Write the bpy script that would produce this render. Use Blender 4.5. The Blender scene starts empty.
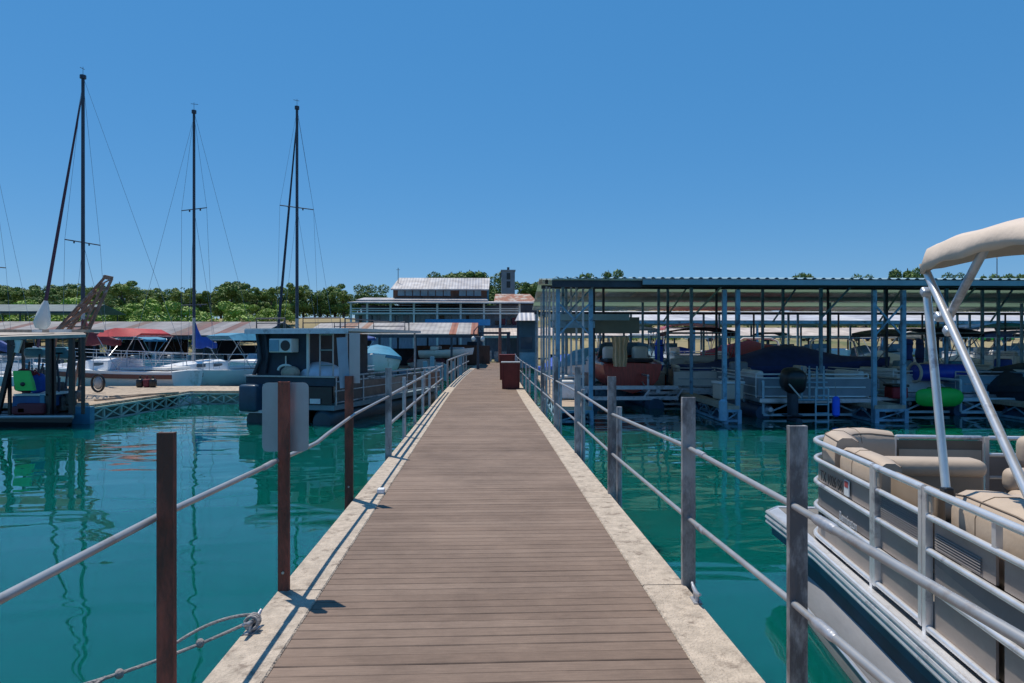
import bpy, bmesh, math, random
import numpy as np
from mathutils import Vector, Matrix
random.seed(7)
S = bpy.context.scene
COL = S.collection
R = math.radians
PI = math.pi

# ------------------------------------------------------------ camera
YAW = R(2.35); F = 683.0; CAMZ = 2.0
cam = bpy.data.objects.new("camera", bpy.data.cameras.new("camera"))
COL.objects.link(cam); S.camera = cam
cam.location = (0, 0, CAMZ)
cam.rotation_euler = (R(90), 0, -YAW)
cam.data.sensor_width = 36; cam.data.lens = 36 * F / 1024
cam.data.clip_start = 0.05; cam.data.clip_end = 6000

# ------------------------------------------------------------ sky and sun
SUN_DIR = Vector((-0.24, 0.27, 1.0)).normalized()
EL = math.asin(SUN_DIR.z); AZ = math.atan2(SUN_DIR.x, SUN_DIR.y)
w = bpy.data.worlds.new("World"); S.world = w; w.use_nodes = True
nt = w.node_tree; nt.nodes.clear()
sky = nt.nodes.new("ShaderNodeTexSky"); sky.sky_type = 'NISHITA'; sky.sun_disc = False
sky.sun_elevation = EL; sky.sun_rotation = AZ
sky.air_density = 1.0; sky.dust_density = 0.0; sky.ozone_density = 3.0; sky.altitude = 200
hs = nt.nodes.new("ShaderNodeHueSaturation"); hs.inputs['Saturation'].default_value = 1.2
hs.inputs['Hue'].default_value = 0.495; hs.inputs['Value'].default_value = 1.0
bg = nt.nodes.new("ShaderNodeBackground"); bg.inputs[1].default_value = 0.125
wo = nt.nodes.new("ShaderNodeOutputWorld")
fx = nt.nodes.new('ShaderNodeMix'); fx.data_type = 'RGBA'; fx.inputs[0].default_value = .70; fx.inputs[7].default_value = (.34, 1.80, 4.25, 1)
nt.links.new(sky.outputs[0], hs.inputs['Color']); nt.links.new(hs.outputs[0], fx.inputs[6]); nt.links.new(fx.outputs[2], bg.inputs[0]); nt.links.new(bg.outputs[0], wo.inputs[0])
sl = bpy.data.lights.new("sun", 'SUN'); sl.energy = 4.4; sl.angle = R(0.5); sl.color = (1, .92, .80)
so = bpy.data.objects.new("sun", sl); COL.objects.link(so)
so.rotation_euler = SUN_DIR.to_track_quat('Z', 'Y').to_euler()
S.view_settings.view_transform = 'Standard'; S.view_settings.look = 'None'
S.view_settings.exposure = 0.1; S.view_settings.gamma = 1

# ------------------------------------------------------------ projection helpers (photo pixel at a world depth)
def X(px, Y):
    u = (px - 512) / F
    return Y * (u * math.cos(YAW) + math.sin(YAW)) / (math.cos(YAW) - u * math.sin(YAW))
def Z(py, Y, px=512):
    u = (px - 512) / F
    return CAMZ + (341.5 - py) / F * Y / (math.cos(YAW) - u * math.sin(YAW))

# ------------------------------------------------------------ materials
MATS = {}
def mat(name, col, rough=.6, metal=0, var=.15, scale=6, bump=0, bscale=40, second=None, amt=.5, stretch=(1, 1, 1), coords='Object', spec=.5):
    """procedural material: base colour broken up by noise, optional second colour in patches, optional bump"""
    if name in MATS: return MATS[name]
    m = bpy.data.materials.new(name); m.use_nodes = True
    n = m.node_tree; N = n.nodes; Lk = n.links.new
    b = N['Principled BSDF']
    b.inputs['Roughness'].default_value = rough; b.inputs['Metallic'].default_value = metal
    b.inputs['Specular IOR Level'].default_value = spec
    tc = N.new('ShaderNodeTexCoord'); mp = N.new('ShaderNodeMapping'); mp.inputs['Scale'].default_value = stretch
    Lk(tc.outputs[coords], mp.inputs[0])
    no = N.new('ShaderNodeTexNoise'); no.inputs['Scale'].default_value = scale; no.inputs['Detail'].default_value = 6; no.inputs['Roughness'].default_value = .65
    Lk(mp.outputs[0], no.inputs['Vector'])
    cr = N.new('ShaderNodeValToRGB')
    c = np.array(col)
    cr.color_ramp.elements[0].position = .3; cr.color_ramp.elements[1].position = .7
    cr.color_ramp.elements[0].color = (*np.clip(c * (1 - var), 0, 1), 1)
    cr.color_ramp.elements[1].color = (*np.clip(c * (1 + var), 0, 1), 1)
    Lk(no.outputs[0], cr.inputs[0]); out = cr.outputs[0]
    if second is not None:
        n2 = N.new('ShaderNodeTexNoise'); n2.inputs['Scale'].default_value = scale * .55; n2.inputs['Detail'].default_value = 8; n2.inputs['Roughness'].default_value = .7
        Lk(mp.outputs[0], n2.inputs['Vector'])
        r2 = N.new('ShaderNodeValToRGB'); r2.color_ramp.elements[0].position = .62 - amt * .3; r2.color_ramp.elements[1].position = .72 - amt * .25
        Lk(n2.outputs[0], r2.inputs[0])
        mx = N.new('ShaderNodeMix'); mx.data_type = 'RGBA'; Lk(r2.outputs[0], mx.inputs[0]); Lk(out, mx.inputs[6]); mx.inputs[7].default_value = (*second, 1)
        out = mx.outputs[2]
    Lk(out, b.inputs['Base Color'])
    if bump:
        nb = N.new('ShaderNodeTexNoise'); nb.inputs['Scale'].default_value = bscale; nb.inputs['Detail'].default_value = 4
        Lk(mp.outputs[0], nb.inputs['Vector'])
        bp = N.new('ShaderNodeBump'); bp.inputs['Strength'].default_value = bump; bp.inputs['Distance'].default_value = .02
        Lk(nb.outputs[0], bp.inputs['Height']); Lk(bp.outputs[0], b.inputs['Normal'])
    MATS[name] = m
    return m

def stripe_roof(name, cols, width, seed=0., rib=.3, rough=.55):
    """corrugated sheet roof: sheets of different ages side by side along X, ribs as bump, rust along them"""
    m = bpy.data.materials.new(name); m.use_nodes = True
    n = m.node_tree; N = n.nodes; Lk = n.links.new; b = N['Principled BSDF']; b.inputs['Roughness'].default_value = rough
    tc = N.new('ShaderNodeTexCoord'); sx = N.new('ShaderNodeSeparateXYZ'); Lk(tc.outputs['Object'], sx.inputs[0])
    d = N.new('ShaderNodeMath'); d.operation = 'DIVIDE'; d.inputs[1].default_value = width; Lk(sx.outputs[0], d.inputs[0])
    a = N.new('ShaderNodeMath'); a.operation = 'ADD'; a.inputs[1].default_value = seed; Lk(d.outputs[0], a.inputs[0])
    fl = N.new('ShaderNodeMath'); fl.operation = 'FLOOR'; Lk(a.outputs[0], fl.inputs[0])
    wn = N.new('ShaderNodeTexWhiteNoise'); wn.noise_dimensions = '1D'; Lk(fl.outputs[0], wn.inputs['W'])
    cr = N.new('ShaderNodeValToRGB'); cr.color_ramp.interpolation = 'CONSTANT'
    while len(cr.color_ramp.elements) < len(cols): cr.color_ramp.elements.new(.5)
    for i, c in enumerate(cols):
        cr.color_ramp.elements[i].position = i / len(cols); cr.color_ramp.elements[i].color = (*c, 1)
    Lk(wn.outputs[0], cr.inputs[0])
    no = N.new('ShaderNodeTexNoise'); no.inputs['Scale'].default_value = 1.2; no.inputs['Detail'].default_value = 8; Lk(tc.outputs['Object'], no.inputs['Vector'])
    hv = N.new('ShaderNodeMix'); hv.data_type = 'RGBA'; hv.blend_type = 'MULTIPLY'; hv.inputs[0].default_value = .8
    r2 = N.new('ShaderNodeValToRGB'); r2.color_ramp.elements[0].position = .3; r2.color_ramp.elements[1].position = .7
    r2.color_ramp.elements[0].color = (.55, .5, .48, 1); r2.color_ramp.elements[1].color = (1.15, 1.15, 1.15, 1)
    Lk(no.outputs[0], r2.inputs[0]); Lk(cr.outputs[0], hv.inputs[6]); Lk(r2.outputs[0], hv.inputs[7]); Lk(hv.outputs[2], b.inputs['Base Color'])
    wv = N.new('ShaderNodeTexWave'); wv.wave_type = 'BANDS'; wv.bands_direction = 'X'; wv.inputs['Scale'].default_value = .314 / rib * 1.0; Lk(tc.outputs['Object'], wv.inputs['Vector'])
    bp = N.new('ShaderNodeBump'); bp.inputs['Strength'].default_value = .6; bp.inputs['Distance'].default_value = .04; Lk(wv.outputs[0], bp.inputs['Height']); Lk(bp.outputs[0], b.inputs['Normal'])
    return m

# ------------------------------------------------------------ object helpers
def tag(o, label=None, cat=None, group=None, kind=None):
    if label: o['label'] = label
    if cat: o['category'] = cat
    if group: o['group'] = group
    if kind: o['kind'] = kind
    return o
def thing(name, label, cat, loc=(0, 0, 0), rotz=0, group=None):
    o = bpy.data.objects.new(name, None); COL.objects.link(o); o.empty_display_size = .3
    o.location = loc; o.rotation_euler = (0, 0, rotz)
    return tag(o, label, cat, group)
KIDS = {}
def copy_tree(o, parent=None):
    c = o.copy(); COL.objects.link(c)
    if parent: c.parent = parent; KIDS.setdefault(parent.name, []).append(c)
    for ch in list(KIDS.get(o.name, [])): copy_tree(ch, c)
    return c

class MB:
    """collects shapes into one mesh"""
    def __init__(s): s.v = []; s.f = []
    def add(s, vs, fs):
        b = len(s.v); s.v += [tuple(v) for v in vs]; s.f += [tuple(i + b for i in f) for f in fs]; return s
    def box(s, c, d, rz=0, ry=0, rx=0):
        M = Matrix.Translation(c) @ Matrix.Rotation(rz, 4, 'Z') @ Matrix.Rotation(ry, 4, 'Y') @ Matrix.Rotation(rx, 4, 'X')
        vs = [M @ Vector((x * d[0] / 2, y * d[1] / 2, z * d[2] / 2)) for z in (-1, 1) for y in (-1, 1) for x in (-1, 1)]
        return s.add(vs, [(0, 2, 3, 1), (4, 5, 7, 6), (0, 1, 5, 4), (2, 6, 7, 3), (0, 4, 6, 2), (1, 3, 7, 5)])
    def b2(s, a, b):
        return s.box([(a[i] + b[i]) / 2 for i in range(3)], [abs(b[i] - a[i]) for i in range(3)])
    def rbox(s, c, d, r=.04, rz=0, n=3, ry=0, rx=0):
        """box with all edges rounded"""
        bm = bmesh.new(); bmesh.ops.create_cube(bm, size=1)
        bmesh.ops.scale(bm, vec=d, verts=bm.verts)
        bmesh.ops.bevel(bm, geom=bm.edges[:], offset=min(r, min(d) * .49), segments=n, profile=.5, affect='EDGES')
        M = Matrix.Translation(c) @ Matrix.Rotation(rz, 4, 'Z') @ Matrix.Rotation(ry, 4, 'Y') @ Matrix.Rotation(rx, 4, 'X')
        bm.verts.ensure_lookup_table()
        s.add([M @ v.co for v in bm.verts], [[v.index for v in f.verts] for f in bm.faces]); bm.free(); return s
    def cyl(s, p0, p1, r0, r1=None, n=8, cap=True):
        r1 = r0 if r1 is None else r1
        p0, p1 = Vector(p0), Vector(p1); d = (p1 - p0)
        if d.length < 1e-6: return s
        d.normalize(); a = d.orthogonal().normalized(); b = d.cross(a)
        vs = []
        for p, r in ((p0, r0), (p1, r1)):
            vs += [p + a * math.cos(2 * PI * i / n) * r + b * math.sin(2 * PI * i / n) * r for i in range(n)]
        fs = [(i, (i + 1) % n, n + (i + 1) % n, n + i) for i in range(n)]
        if cap: fs += [tuple(range(n))[::-1], tuple(range(n, 2 * n))]
        return s.add(vs, fs)
    def bar(s, p0, p1, w, h=None):
        """square section bar"""
        h = h or w; p0, p1 = Vector(p0), Vector(p1); d = (p1 - p0).normalized()
        up = Vector((0, 0, 1)) if abs(d.z) < .9 else Vector((0, 1, 0))
        a = d.cross(up).normalized(); b = a.cross(d)
        vs = [p + a * x * w / 2 + b * y * h / 2 for p in (p0, p1) for x, y in ((-1, -1), (1, -1), (1, 1), (-1, 1))]
        return s.add(vs, [(0, 1, 5, 4), (1, 2, 6, 5), (2, 3, 7, 6), (3, 0, 4, 7), (3, 2, 1, 0), (4, 5, 6, 7)])
    def tube(s, pts, r, n=8):
        pts = [Vector(p) for p in pts]; rings = []
        t0 = (pts[1] - pts[0]).normalized(); a = t0.orthogonal().normalized()
        vs = []; rr = r if isinstance(r, (list, tuple)) else [r] * len(pts)
        for i, p in enumerate(pts):
            t = (pts[min(i + 1, len(pts) - 1)] - pts[max(i - 1, 0)]).normalized()
            a = (a - t * a.dot(t)).normalized(); b = t.cross(a)
            vs += [p + (a * math.cos(2 * PI * k / n) + b * math.sin(2 * PI * k / n)) * rr[i] for k in range(n)]
        fs = [(i * n + k, i * n + (k + 1) % n, (i + 1) * n + (k + 1) % n, (i + 1) * n + k) for i in range(len(pts) - 1) for k in range(n)]
        fs += [tuple(range(n))[::-1], tuple(range((len(pts) - 1) * n, len(pts) * n))]
        return s.add(vs, fs)
    def loft(s, secs, closed=True, caps=True):
        n = len(secs[0]); vs = [v for sec in secs for v in sec]
        fs = [(i * n + k, i * n + (k + 1) % n, (i + 1) * n + (k + 1) % n, (i + 1) * n + k) for i in range(len(secs) - 1) for k in range(n if closed else n - 1)]
        if caps: fs += [tuple(range(n))[::-1], tuple(range((len(secs) - 1) * n, len(secs) * n))]
        return s.add(vs, fs)
    def prism(s, poly, z0, z1):
        n = len(poly)
        return s.loft([[(x, y, z0) for x, y in poly], [(x, y, z1) for x, y in poly]])
    def ell(s, c, r, nu=12, nv=8, top=False):
        secs = []
        lo = 0.0 if top else -PI / 2
        for j in range(nv + 1):
            ph = lo + (PI / 2 - lo) * j / nv; cc = max(math.cos(ph), .02)
            secs.append([(c[0] + r[0] * cc * math.cos(2 * PI * i / nu), c[1] + r[1] * cc * math.sin(2 * PI * i / nu), c[2] + r[2] * math.sin(ph)) for i in range(nu)])
        return s.loft(secs)
    def build(s, name, m, parent=None, smooth=False, label=None, off=(0, 0, 0), kind=None):
        me = bpy.data.meshes.new(name)
        vs = [(v[0] - off[0], v[1] - off[1], v[2] - off[2]) for v in s.v]
        me.from_pydata(vs, [], s.f)
        bm = bmesh.new(); bm.from_mesh(me); bmesh.ops.recalc_face_normals(bm, faces=bm.faces); bm.to_mesh(me); bm.free()
        me.materials.append(m)
        if smooth:
            me.polygons.foreach_set('use_smooth', [True] * len(me.polygons))
            try: me.set_sharp_from_angle(angle=R(38))
            except Exception: pass
        me.update()
        o = bpy.data.objects.new(name, me); COL.objects.link(o); o.location = off if parent is None else (0, 0, 0)
        if parent is not None: o.parent = parent; KIDS.setdefault(parent.name, []).append(o)
        if label: o['label'] = label
        if kind: o['kind'] = kind
        return o
def single(mb, name, label, cat, m, smooth=False, group=None, off=(0, 0, 0)):
    return tag(mb.build(name, m, None, smooth, off=off), label, cat, group)
def text_obj(txt, size, name, m, parent, M, depth=.002):
    cu = bpy.data.curves.new(name, 'FONT'); cu.body = txt; cu.size = size; cu.extrude = depth
    to = bpy.data.objects.new(name, cu); COL.objects.link(to)
    dg = bpy.context.evaluated_depsgraph_get(); me = bpy.data.meshes.new_from_object(to.evaluated_get(dg)); bpy.data.objects.remove(to)
    me.transform(M); me.materials.clear(); me.materials.append(m)
    o = bpy.data.objects.new(name, me); COL.objects.link(o); o.parent = parent; KIDS.setdefault(parent.name, []).append(o)
    return o

# ------------------------------------------------------------ palette
M_gal = mat('galvanised steel', (.42, .43, .46), .42, .55, .22, 9, .15, 60, second=(.2, .17, .16), amt=.25)
M_pipe = mat('grey painted pipe', (.38, .38, .385), .38, .45, .12, 7, second=(.3, .26, .24), amt=.15)
M_rust = mat('rusty brown steel', (.30, .085, .055), .85, .1, .45, 7, .5, 60, second=(.11, .05, .035), amt=.6, stretch=(1, 1, .35))
M_post = mat('weathered grey post', (.36, .355, .36), .6, .35, .4, 8, .3, 50, second=(.14, .13, .135), amt=.55, stretch=(1, 1, .4))
M_conc = mat('pale concrete', (.46, .385, .31), .9, 0, .25, 14, .8, 70, second=(.24, .19, .15), amt=.28)
M_bluesteel = mat('blue grey painted steel', (.18, .33, .45), .5, .2, .25, 4, second=(.05, .07, .1), amt=.3)
M_darksteel = mat('dark painted steel', (.05, .06, .08), .6, .3, .3, 5)
M_fascia = mat('pale blue fascia', (.22, .34, .4), .5, .2, .12, 2)
M_roofgreen = mat('grey green roof sheet', (.34, .42, .38), .6, .2, .25, .8, second=(.34, .3, .24), amt=.2, stretch=(.3, 2, 1))
M_timber = mat('weathered timber', (.38, .30, .23), .9, 0, .3, 5, .3, 40, stretch=(1, 6, 1))
M_deckboard = mat('sun bleached planks', (.42, .34, .26), .9, 0, .25, 3, .3, 40, second=(.2, .16, .13), amt=.3, stretch=(6, 1, 1))
M_white = mat('white gelcoat', (.76, .77, .78), .3, 0, .06, 2, second=(.5, .48, .44), amt=.15)
M_offw = mat('off white panel', (.66, .65, .62), .5, 0, .1, 3)
M_alu = mat('brushed aluminium', (.78, .77, .77), .32, .6, .12, 8, second=(.42, .4, .42), amt=.2)
M_alud = mat('dull aluminium', (.50, .53, .58), .4, .6, .15, 5, second=(.2, .2, .22), amt=.3)
M_tube = mat('scuffed pontoon aluminium', (.29, .285, .29), .5, .35, .2, 3, .1, 30, second=(.24, .25, .27), amt=.35, stretch=(1, .3, 1))
M_navy = mat('navy canvas', (.02, .05, .20), .7, 0, .3, 3, .3, 9)
M_blue = mat('royal blue canvas', (.015, .07, .38), .6, 0, .25, 3, .3, 9)
M_sky = mat('sky blue vinyl', (.05, .22, .34), .5, 0, .2, 3)
M_red = mat('red canvas', (.36, .02, .03), .7, 0, .25, 3, .3, 9)
M_maroon = mat('dark red canvas', (.13, .02, .03), .75, 0, .25, 3, .4, 9)
M_brown = mat('mahogany varnish', (.45, .045, .03), .3, 0, .3, 3, stretch=(6, .6, 1))
M_tan = mat('tan vinyl cushion', (.45, .36, .28), .55, 0, .08, 5, .12, 25)
M_tan2 = mat('dark tan trim', (.17, .125, .09), .6, 0, .12, 5)
M_canvas = mat('beige canvas', (.60, .50, .42), .8, 0, .07, 4, .5, 9)
M_black = mat('black plastic', (.012, .012, .014), .35, 0, .3, 5)
M_glass = mat('dark glass', (.05, .08, .11), .08, 0, .1, 2)
M_green = mat('leaf green plastic', (.015, .55, .07), .45, 0, .15, 3)
M_tarp = mat('dark blue tarpaulin', (.02, .034, .055), .6, 0, .4, 2.5, .5, 7)
M_bluegrey = mat('faded blue panel', (.20, .33, .42), .6, 0, .2, 2)
M_foam = mat('blue float drum', (.02, .06, .12), .5, 0, .3, 4)
M_floor = mat('dull marine carpet', (.16, .15, .14), .95, 0, .2, 9)

# ============================================================ SETTING
def smooth(a, b, x):
    t = np.clip((x - a) / (b - a), 0, 1); return t * t * (3 - 2 * t)
def ground_h(x, y):
    sr = smooth(-6, 14, x)
    shore = 118 - 32 * sr + 3 * np.sin(x * .09)
    s = y - shore
    h = -1.6 + 3.5 * smooth(-3, 8, s)
    left = 5.6 * smooth(8, 45, s) + 3.5 * smooth(60, 200, s)
    right = 0.5 * smooth(8, 30, s) + 7.5 * smooth(45, 85, s) + 3 * smooth(90, 220, s)
    return h + left * (1 - sr) + right * sr + .25 * np.sin(x * .13 + 1) * np.cos(y * .11) * smooth(0, 20, s)
def terrain():
    xs = np.concatenate([np.linspace(-3000, -260, 12), np.linspace(-240, 260, 126), np.linspace(290, 3000, 12)])
    ys = np.concatenate([np.linspace(-400, 70, 12), np.linspace(74, 300, 114), np.linspace(320, 4000, 14)])
    Xg, Yg = np.meshgrid(xs, ys); H = ground_h(Xg, Yg)
    vs = np.stack([Xg, Yg, H], -1).reshape(-1, 3).tolist(); nx = len(xs); ny = len(ys)
    fs = [(j * nx + i, j * nx + i + 1, (j + 1) * nx + i + 1, (j + 1) * nx + i) for j in range(ny - 1) for i in range(nx - 1)]
    mb = MB(); mb.add(vs, fs)
    m = mat('dry grass and soil', (.26, .21, .11), .95, 0, .25, .06, 0, second=(.09, .11, .04), amt=.4)
    o = mb.build('ground', m, smooth=True, kind='structure')
terrain()

def water():
    m = bpy.data.materials.new('teal lake water'); m.use_nodes = True
    n = m.node_tree; N = n.nodes; Lk = n.links.new; b = N['Principled BSDF']
    b.inputs['Roughness'].default_value = .02; b.inputs['IOR'].default_value = 1.55
    b.inputs['Subsurface Weight'].default_value = 1; b.inputs['Subsurface Radius'].default_value = (.6, 1.4, 1.4); b.inputs['Subsurface Scale'].default_value = 1.0
    tc = N.new('ShaderNodeTexCoord')
    no = N.new('ShaderNodeTexNoise'); no.inputs['Scale'].default_value = .12; no.inputs['Detail'].default_value = 3; Lk(tc.outputs['Object'], no.inputs['Vector'])
    cr = N.new('ShaderNodeValToRGB'); cr.color_ramp.elements[0].position = .35; cr.color_ramp.elements[1].position = .65
    cr.color_ramp.elements[0].color = (.0009, .080, .062, 1); cr.color_ramp.elements[1].color = (.0014, .098, .092, 1)
    Lk(no.outputs[0], cr.inputs[0]); Lk(cr.outputs[0], b.inputs['Base Color'])
    def bump(scale, strx, dist, detail, prev=None, strength=1):
        mp = N.new('ShaderNodeMapping'); mp.inputs['Scale'].default_value = strx; Lk(tc.outputs['Object'], mp.inputs[0])
        t = N.new('ShaderNodeTexNoise'); t.inputs['Scale'].default_value = scale; t.inputs['Detail'].default_value = detail; t.inputs['Distortion'].default_value = .4
        Lk(mp.outputs[0], t.inputs['Vector'])
        bp = N.new('ShaderNodeBump'); bp.inputs['Distance'].default_value = dist; bp.inputs['Strength'].default_value = strength
        Lk(t.outputs[0], bp.inputs['Height'])
        if prev is not None: Lk(prev, bp.inputs['Normal'])
        return bp.outputs[0]
    a0 = bump(.33, (.8, 1.3, 1), .02, 0)
    a = bump(1.1, (.75, 1.5, 1), .013, 1, a0)
    c = bump(4.5, (.6, 1.3, 1), .0005, 1, a)
    Lk(c, b.inputs['Normal'])
    mb = MB(); mb.add([(-500, -300, 0), (500, -300, 0), (500, 150, 0), (-500, 150, 0)], [(0, 1, 2, 3)])
    mb.build('water', m, kind='structure')
water()

# ------------------------------------------------------------ floating walkway
ZD = .45
def cx(y): return .0009 * max(0, y - 16) ** 2
def plank_mat():
    m = bpy.data.materials.new('taupe composite boards'); m.use_nodes = True
    n = m.node_tree; N = n.nodes; Lk = n.links.new; b = N['Principled BSDF']; b.inputs['Roughness'].default_value = .8
    b.inputs['Specular IOR Level'].default_value = .3
    tc = N.new('ShaderNodeTexCoord'); sp = N.new('ShaderNodeSeparateXYZ'); Lk(tc.outputs['Object'], sp.inputs[0])
    d = N.new('ShaderNodeMath'); d.operation = 'DIVIDE'; d.inputs[1].default_value = .1; Lk(sp.outputs[1], d.inputs[0])
    fl = N.new('ShaderNodeMath'); fl.operation = 'FLOOR'; Lk(d.outputs[0], fl.inputs[0])
    wn = N.new('ShaderNodeTexWhiteNoise'); wn.noise_dimensions = '1D'; Lk(fl.outputs[0], wn.inputs['W'])
    cr = N.new('ShaderNodeValToRGB'); cr.color_ramp.elements[0].color = (.170, .120, .094, 1); cr.color_ramp.elements[1].color = (.210, .153, .122, 1)
    Lk(wn.outputs[0], cr.inputs[0])
    mp = N.new('ShaderNodeMapping'); mp.inputs['Scale'].default_value = (1.2, 14, 1); Lk(tc.outputs['Object'], mp.inputs[0])
    g = N.new('ShaderNodeTexNoise'); g.inputs['Scale'].default_value = 6; g.inputs['Detail'].default_value = 8; g.inputs['Roughness'].default_value = .7; Lk(mp.outputs[0], g.inputs['Vector'])
    g2 = N.new('ShaderNodeTexNoise'); g2.inputs['Scale'].default_value = .9; g2.inputs['Detail'].default_value = 7; g2.inputs['Roughness'].default_value = .75; Lk(tc.outputs['Object'], g2.inputs['Vector'])
    r1 = N.new('ShaderNodeValToRGB'); r1.color_ramp.elements[0].color = (.82, .82, .82, 1); r1.color_ramp.elements[1].color = (1.15, 1.15, 1.15, 1); r1.color_ramp.elements[0].position = .3; r1.color_ramp.elements[1].position = .7
    r2 = N.new('ShaderNodeValToRGB'); r2.color_ramp.elements[0].color = (.78, .77, .76, 1); r2.color_ramp.elements[1].color = (1.12, 1.12, 1.1, 1); r2.color_ramp.elements[0].position = .35; r2.color_ramp.elements[1].position = .6
    Lk(g.outputs[0], r1.inputs[0]); Lk(g2.outputs[0], r2.inputs[0])
    m1 = N.new('ShaderNodeMix'); m1.data_type = 'RGBA'; m1.blend_type = 'MULTIPLY'; m1.inputs[0].default_value = 1; Lk(cr.outputs[0], m1.inputs[6]); Lk(r1.outputs[0], m1.inputs[7])
    m2 = N.new('ShaderNodeMix'); m2.data_type = 'RGBA'; m2.blend_type = 'MULTIPLY'; m2.inputs[0].default_value = 1; Lk(m1.outputs[2], m2.inputs[6]); Lk(r2.outputs[0], m2.inputs[7])
    Lk(m2.outputs[2], b.inputs['Base Color'])
    bp = N.new('ShaderNodeBump'); bp.inputs['Strength'].default_value = .35; bp.inputs['Distance'].default_value = .004; Lk(g.outputs[0], bp.inputs['Height']); Lk(bp.outputs[0], b.inputs['Normal'])
    return m
mb = MB(); y = -1.2; rr = random.Random(3)
while y < 50:
    c = cx(y); z = ZD + rr.uniform(-.0015, .0015)
    # slightly crowned board, small gap to the next
    x0, x1 = c - 1.0, c + 1.0
    y0, y1 = y + .0022 + rr.uniform(-.0012, .0014), y + .0980
    e = .004; sag = rr.uniform(-.001, .001)
    vs = []
    nx5 = 9
    for q_ in range(nx5):
        x = x0 + (x1 - x0) * q_ / (nx5 - 1); wv = .0035 * math.sin(x * 2.3 + math.sin(y * .9) * 2) + rr.uniform(-.0008, .0008); zz = z + rr.uniform(-.0008, .0008)
        vs += [(x, y0 + wv, zz - .03), (x, y0 + wv, zz - e), (x, y0 + e + wv, zz), (x, y1 - e + wv, zz + sag), (x, y1 + wv, zz - e), (x, y1 + wv, zz - .03)]
    mb.add(vs, [(k_ * 6 + i, k_ * 6 + i + 1, k_ * 6 + i + 7, k_ * 6 + i + 6) for k_ in range(nx5 - 1) for i in range(5)] + [(0, 1, 2, 3, 4, 5), tuple(6 * (nx5 - 1) + i for i in (5, 4, 3, 2, 1, 0))])
    y += .1
mb.build('walkway', plank_mat(), kind='structure')
mb = MB()
ys = list(np.arange(-1.2, 50.1, 1.22))
mb.loft([[(cx(v) - 1.02, v, ZD - .34), (cx(v) + 1.02, v, ZD - .34), (cx(v) + 1.02, v, ZD - .035), (cx(v) - 1.02, v, ZD - .035)] for v in ys])
mb.build('walkway_float', M_timber, kind='structure')
def kerb(side, nm):
    mb = MB(); gap = .006
    edges = [4.3 + 2.44 * k for k in range(-3, 20)]
    for a, b in zip(edges[:-1], edges[1:]):
        secs = []
        for t in (0, .5, 1):
            v = a + gap + (b - a - 2 * gap) * t
            o_, i_ = (1.285, 1.006)
            xo, xi = cx(v) + side * o_, cx(v) + side * i_
            if t == 0: pass
            secs.append([(xo, v, ZD - .42), (xo, v, ZD - .008), (xo - side * .01, v, ZD + .004), (xi + side * .008, v, ZD + .004), (xi, v, ZD - .006), (xi, v, ZD - .42)])
        mb.loft(secs)
    mb.build(nm, M_conc, kind='structure')
kerb(-1, 'walkway_kerb'); kerb(1, 'walkway_kerb')

# ------------------------------------------------------------ railings
M_bolt = mat('zinc bolt', (.5, .5, .48), .4, .7, .1, 9)
def post_mesh(x, y, h, w, z0=None):
    mb = MB(); z0 = (ZD - .36) if z0 is None else z0
    # open channel section: web plus two flanges
    t = .010; d = .032; w = w * .93
    mb.b2((x - w / 2, y - d / 2, z0), (x + w / 2, y - d / 2 + t, h))
    mb.b2((x - w / 2, y - d / 2 + t, z0), (x - w / 2 + t, y + d / 2, h))
    mb.b2((x + w / 2 - t, y - d / 2 + t, z0), (x + w / 2, y + d / 2, h))
    mb.b2((x - w / 2 + t, y - d / 2 + t, h - t - .001), (x + w / 2 - t, y + d / 2 - .002, h - .001))
    return mb
# left
rl = thing('railing', 'dock railing of pipe and rusty posts along the left kerb', 'railing', (-1.3, 4.3, ZD))
ox, oy, oz = -1.3, 4.3, ZD
def sh(mb, o=(ox, oy, oz)): mb.v = [(a - o[0], b - o[1], c - o[2]) for a, b, c in mb.v]; return mb
XL = lambda y: cx(y) - 1.30
PX = [.062, .058, -.03, .01]
for i, (y, h, wd, m) in enumerate([(2.72, 1.645, .068, M_rust), (4.3, 1.75, .072, M_rust), (6.8, 1.66, .085, M_rust), (9.3, 1.64, .09, M_post)]):
    p = sh(post_mesh(XL(y) + PX[i], y, h, wd)).build('post', m, rl)
    b_ = MB(); b_.cyl((XL(y) + PX[i] - ox, y - .028 - oy, .12), (XL(y) + PX[i] - ox, y - .02 - oy, .12), .009, n=6); b_.build('bolt', M_bolt, p)
for y in [11.2, 12.9, 14.6, 16.4, 18.6, 21]:
    q = MB(); q.cyl((XL(y), y, ZD - .3), (XL(y), y, 1.42 if y < 12 else 1.36), .03, n=10); sh(q).build('post', M_gal, rl)
LR = [(XL(y), y, z) for y, z in [(0.2, 1.33), (2.72, 1.312), (3.9, 1.272), (4.3, 1.262), (4.9, 1.235), (5.3, 1.225), (5.7, 1.245), (6.8, 1.28), (9.3, 1.262)]]
mb = MB(); mb.tube([(a + .02, b, c) for a, b, c in LR], .0145, 12); sh(mb).build('rail', M_pipe, rl, True)
mb = MB(); mb.tube([(XL(y) + .01, y, 1.262) for y in (9.3, 11, 13, 15, 17, 19, 21)], .021, 8); sh(mb).build('rail', M_pipe, rl, True)
mb = MB(); mb.tube([(XL(y) + .01, y, .87) for y in (9.3, 11, 13, 15, 17, 19, 21)], .021, 8); sh(mb).build('rail', M_pipe, rl, True)
mb = MB(); mb.tube([(XL(y) + .02, y, z) for y, z in [(4.02, 1.267), (4.2, 1.265)]], .018, 10); sh(mb).build('coupling', M_gal, rl, True)
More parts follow.
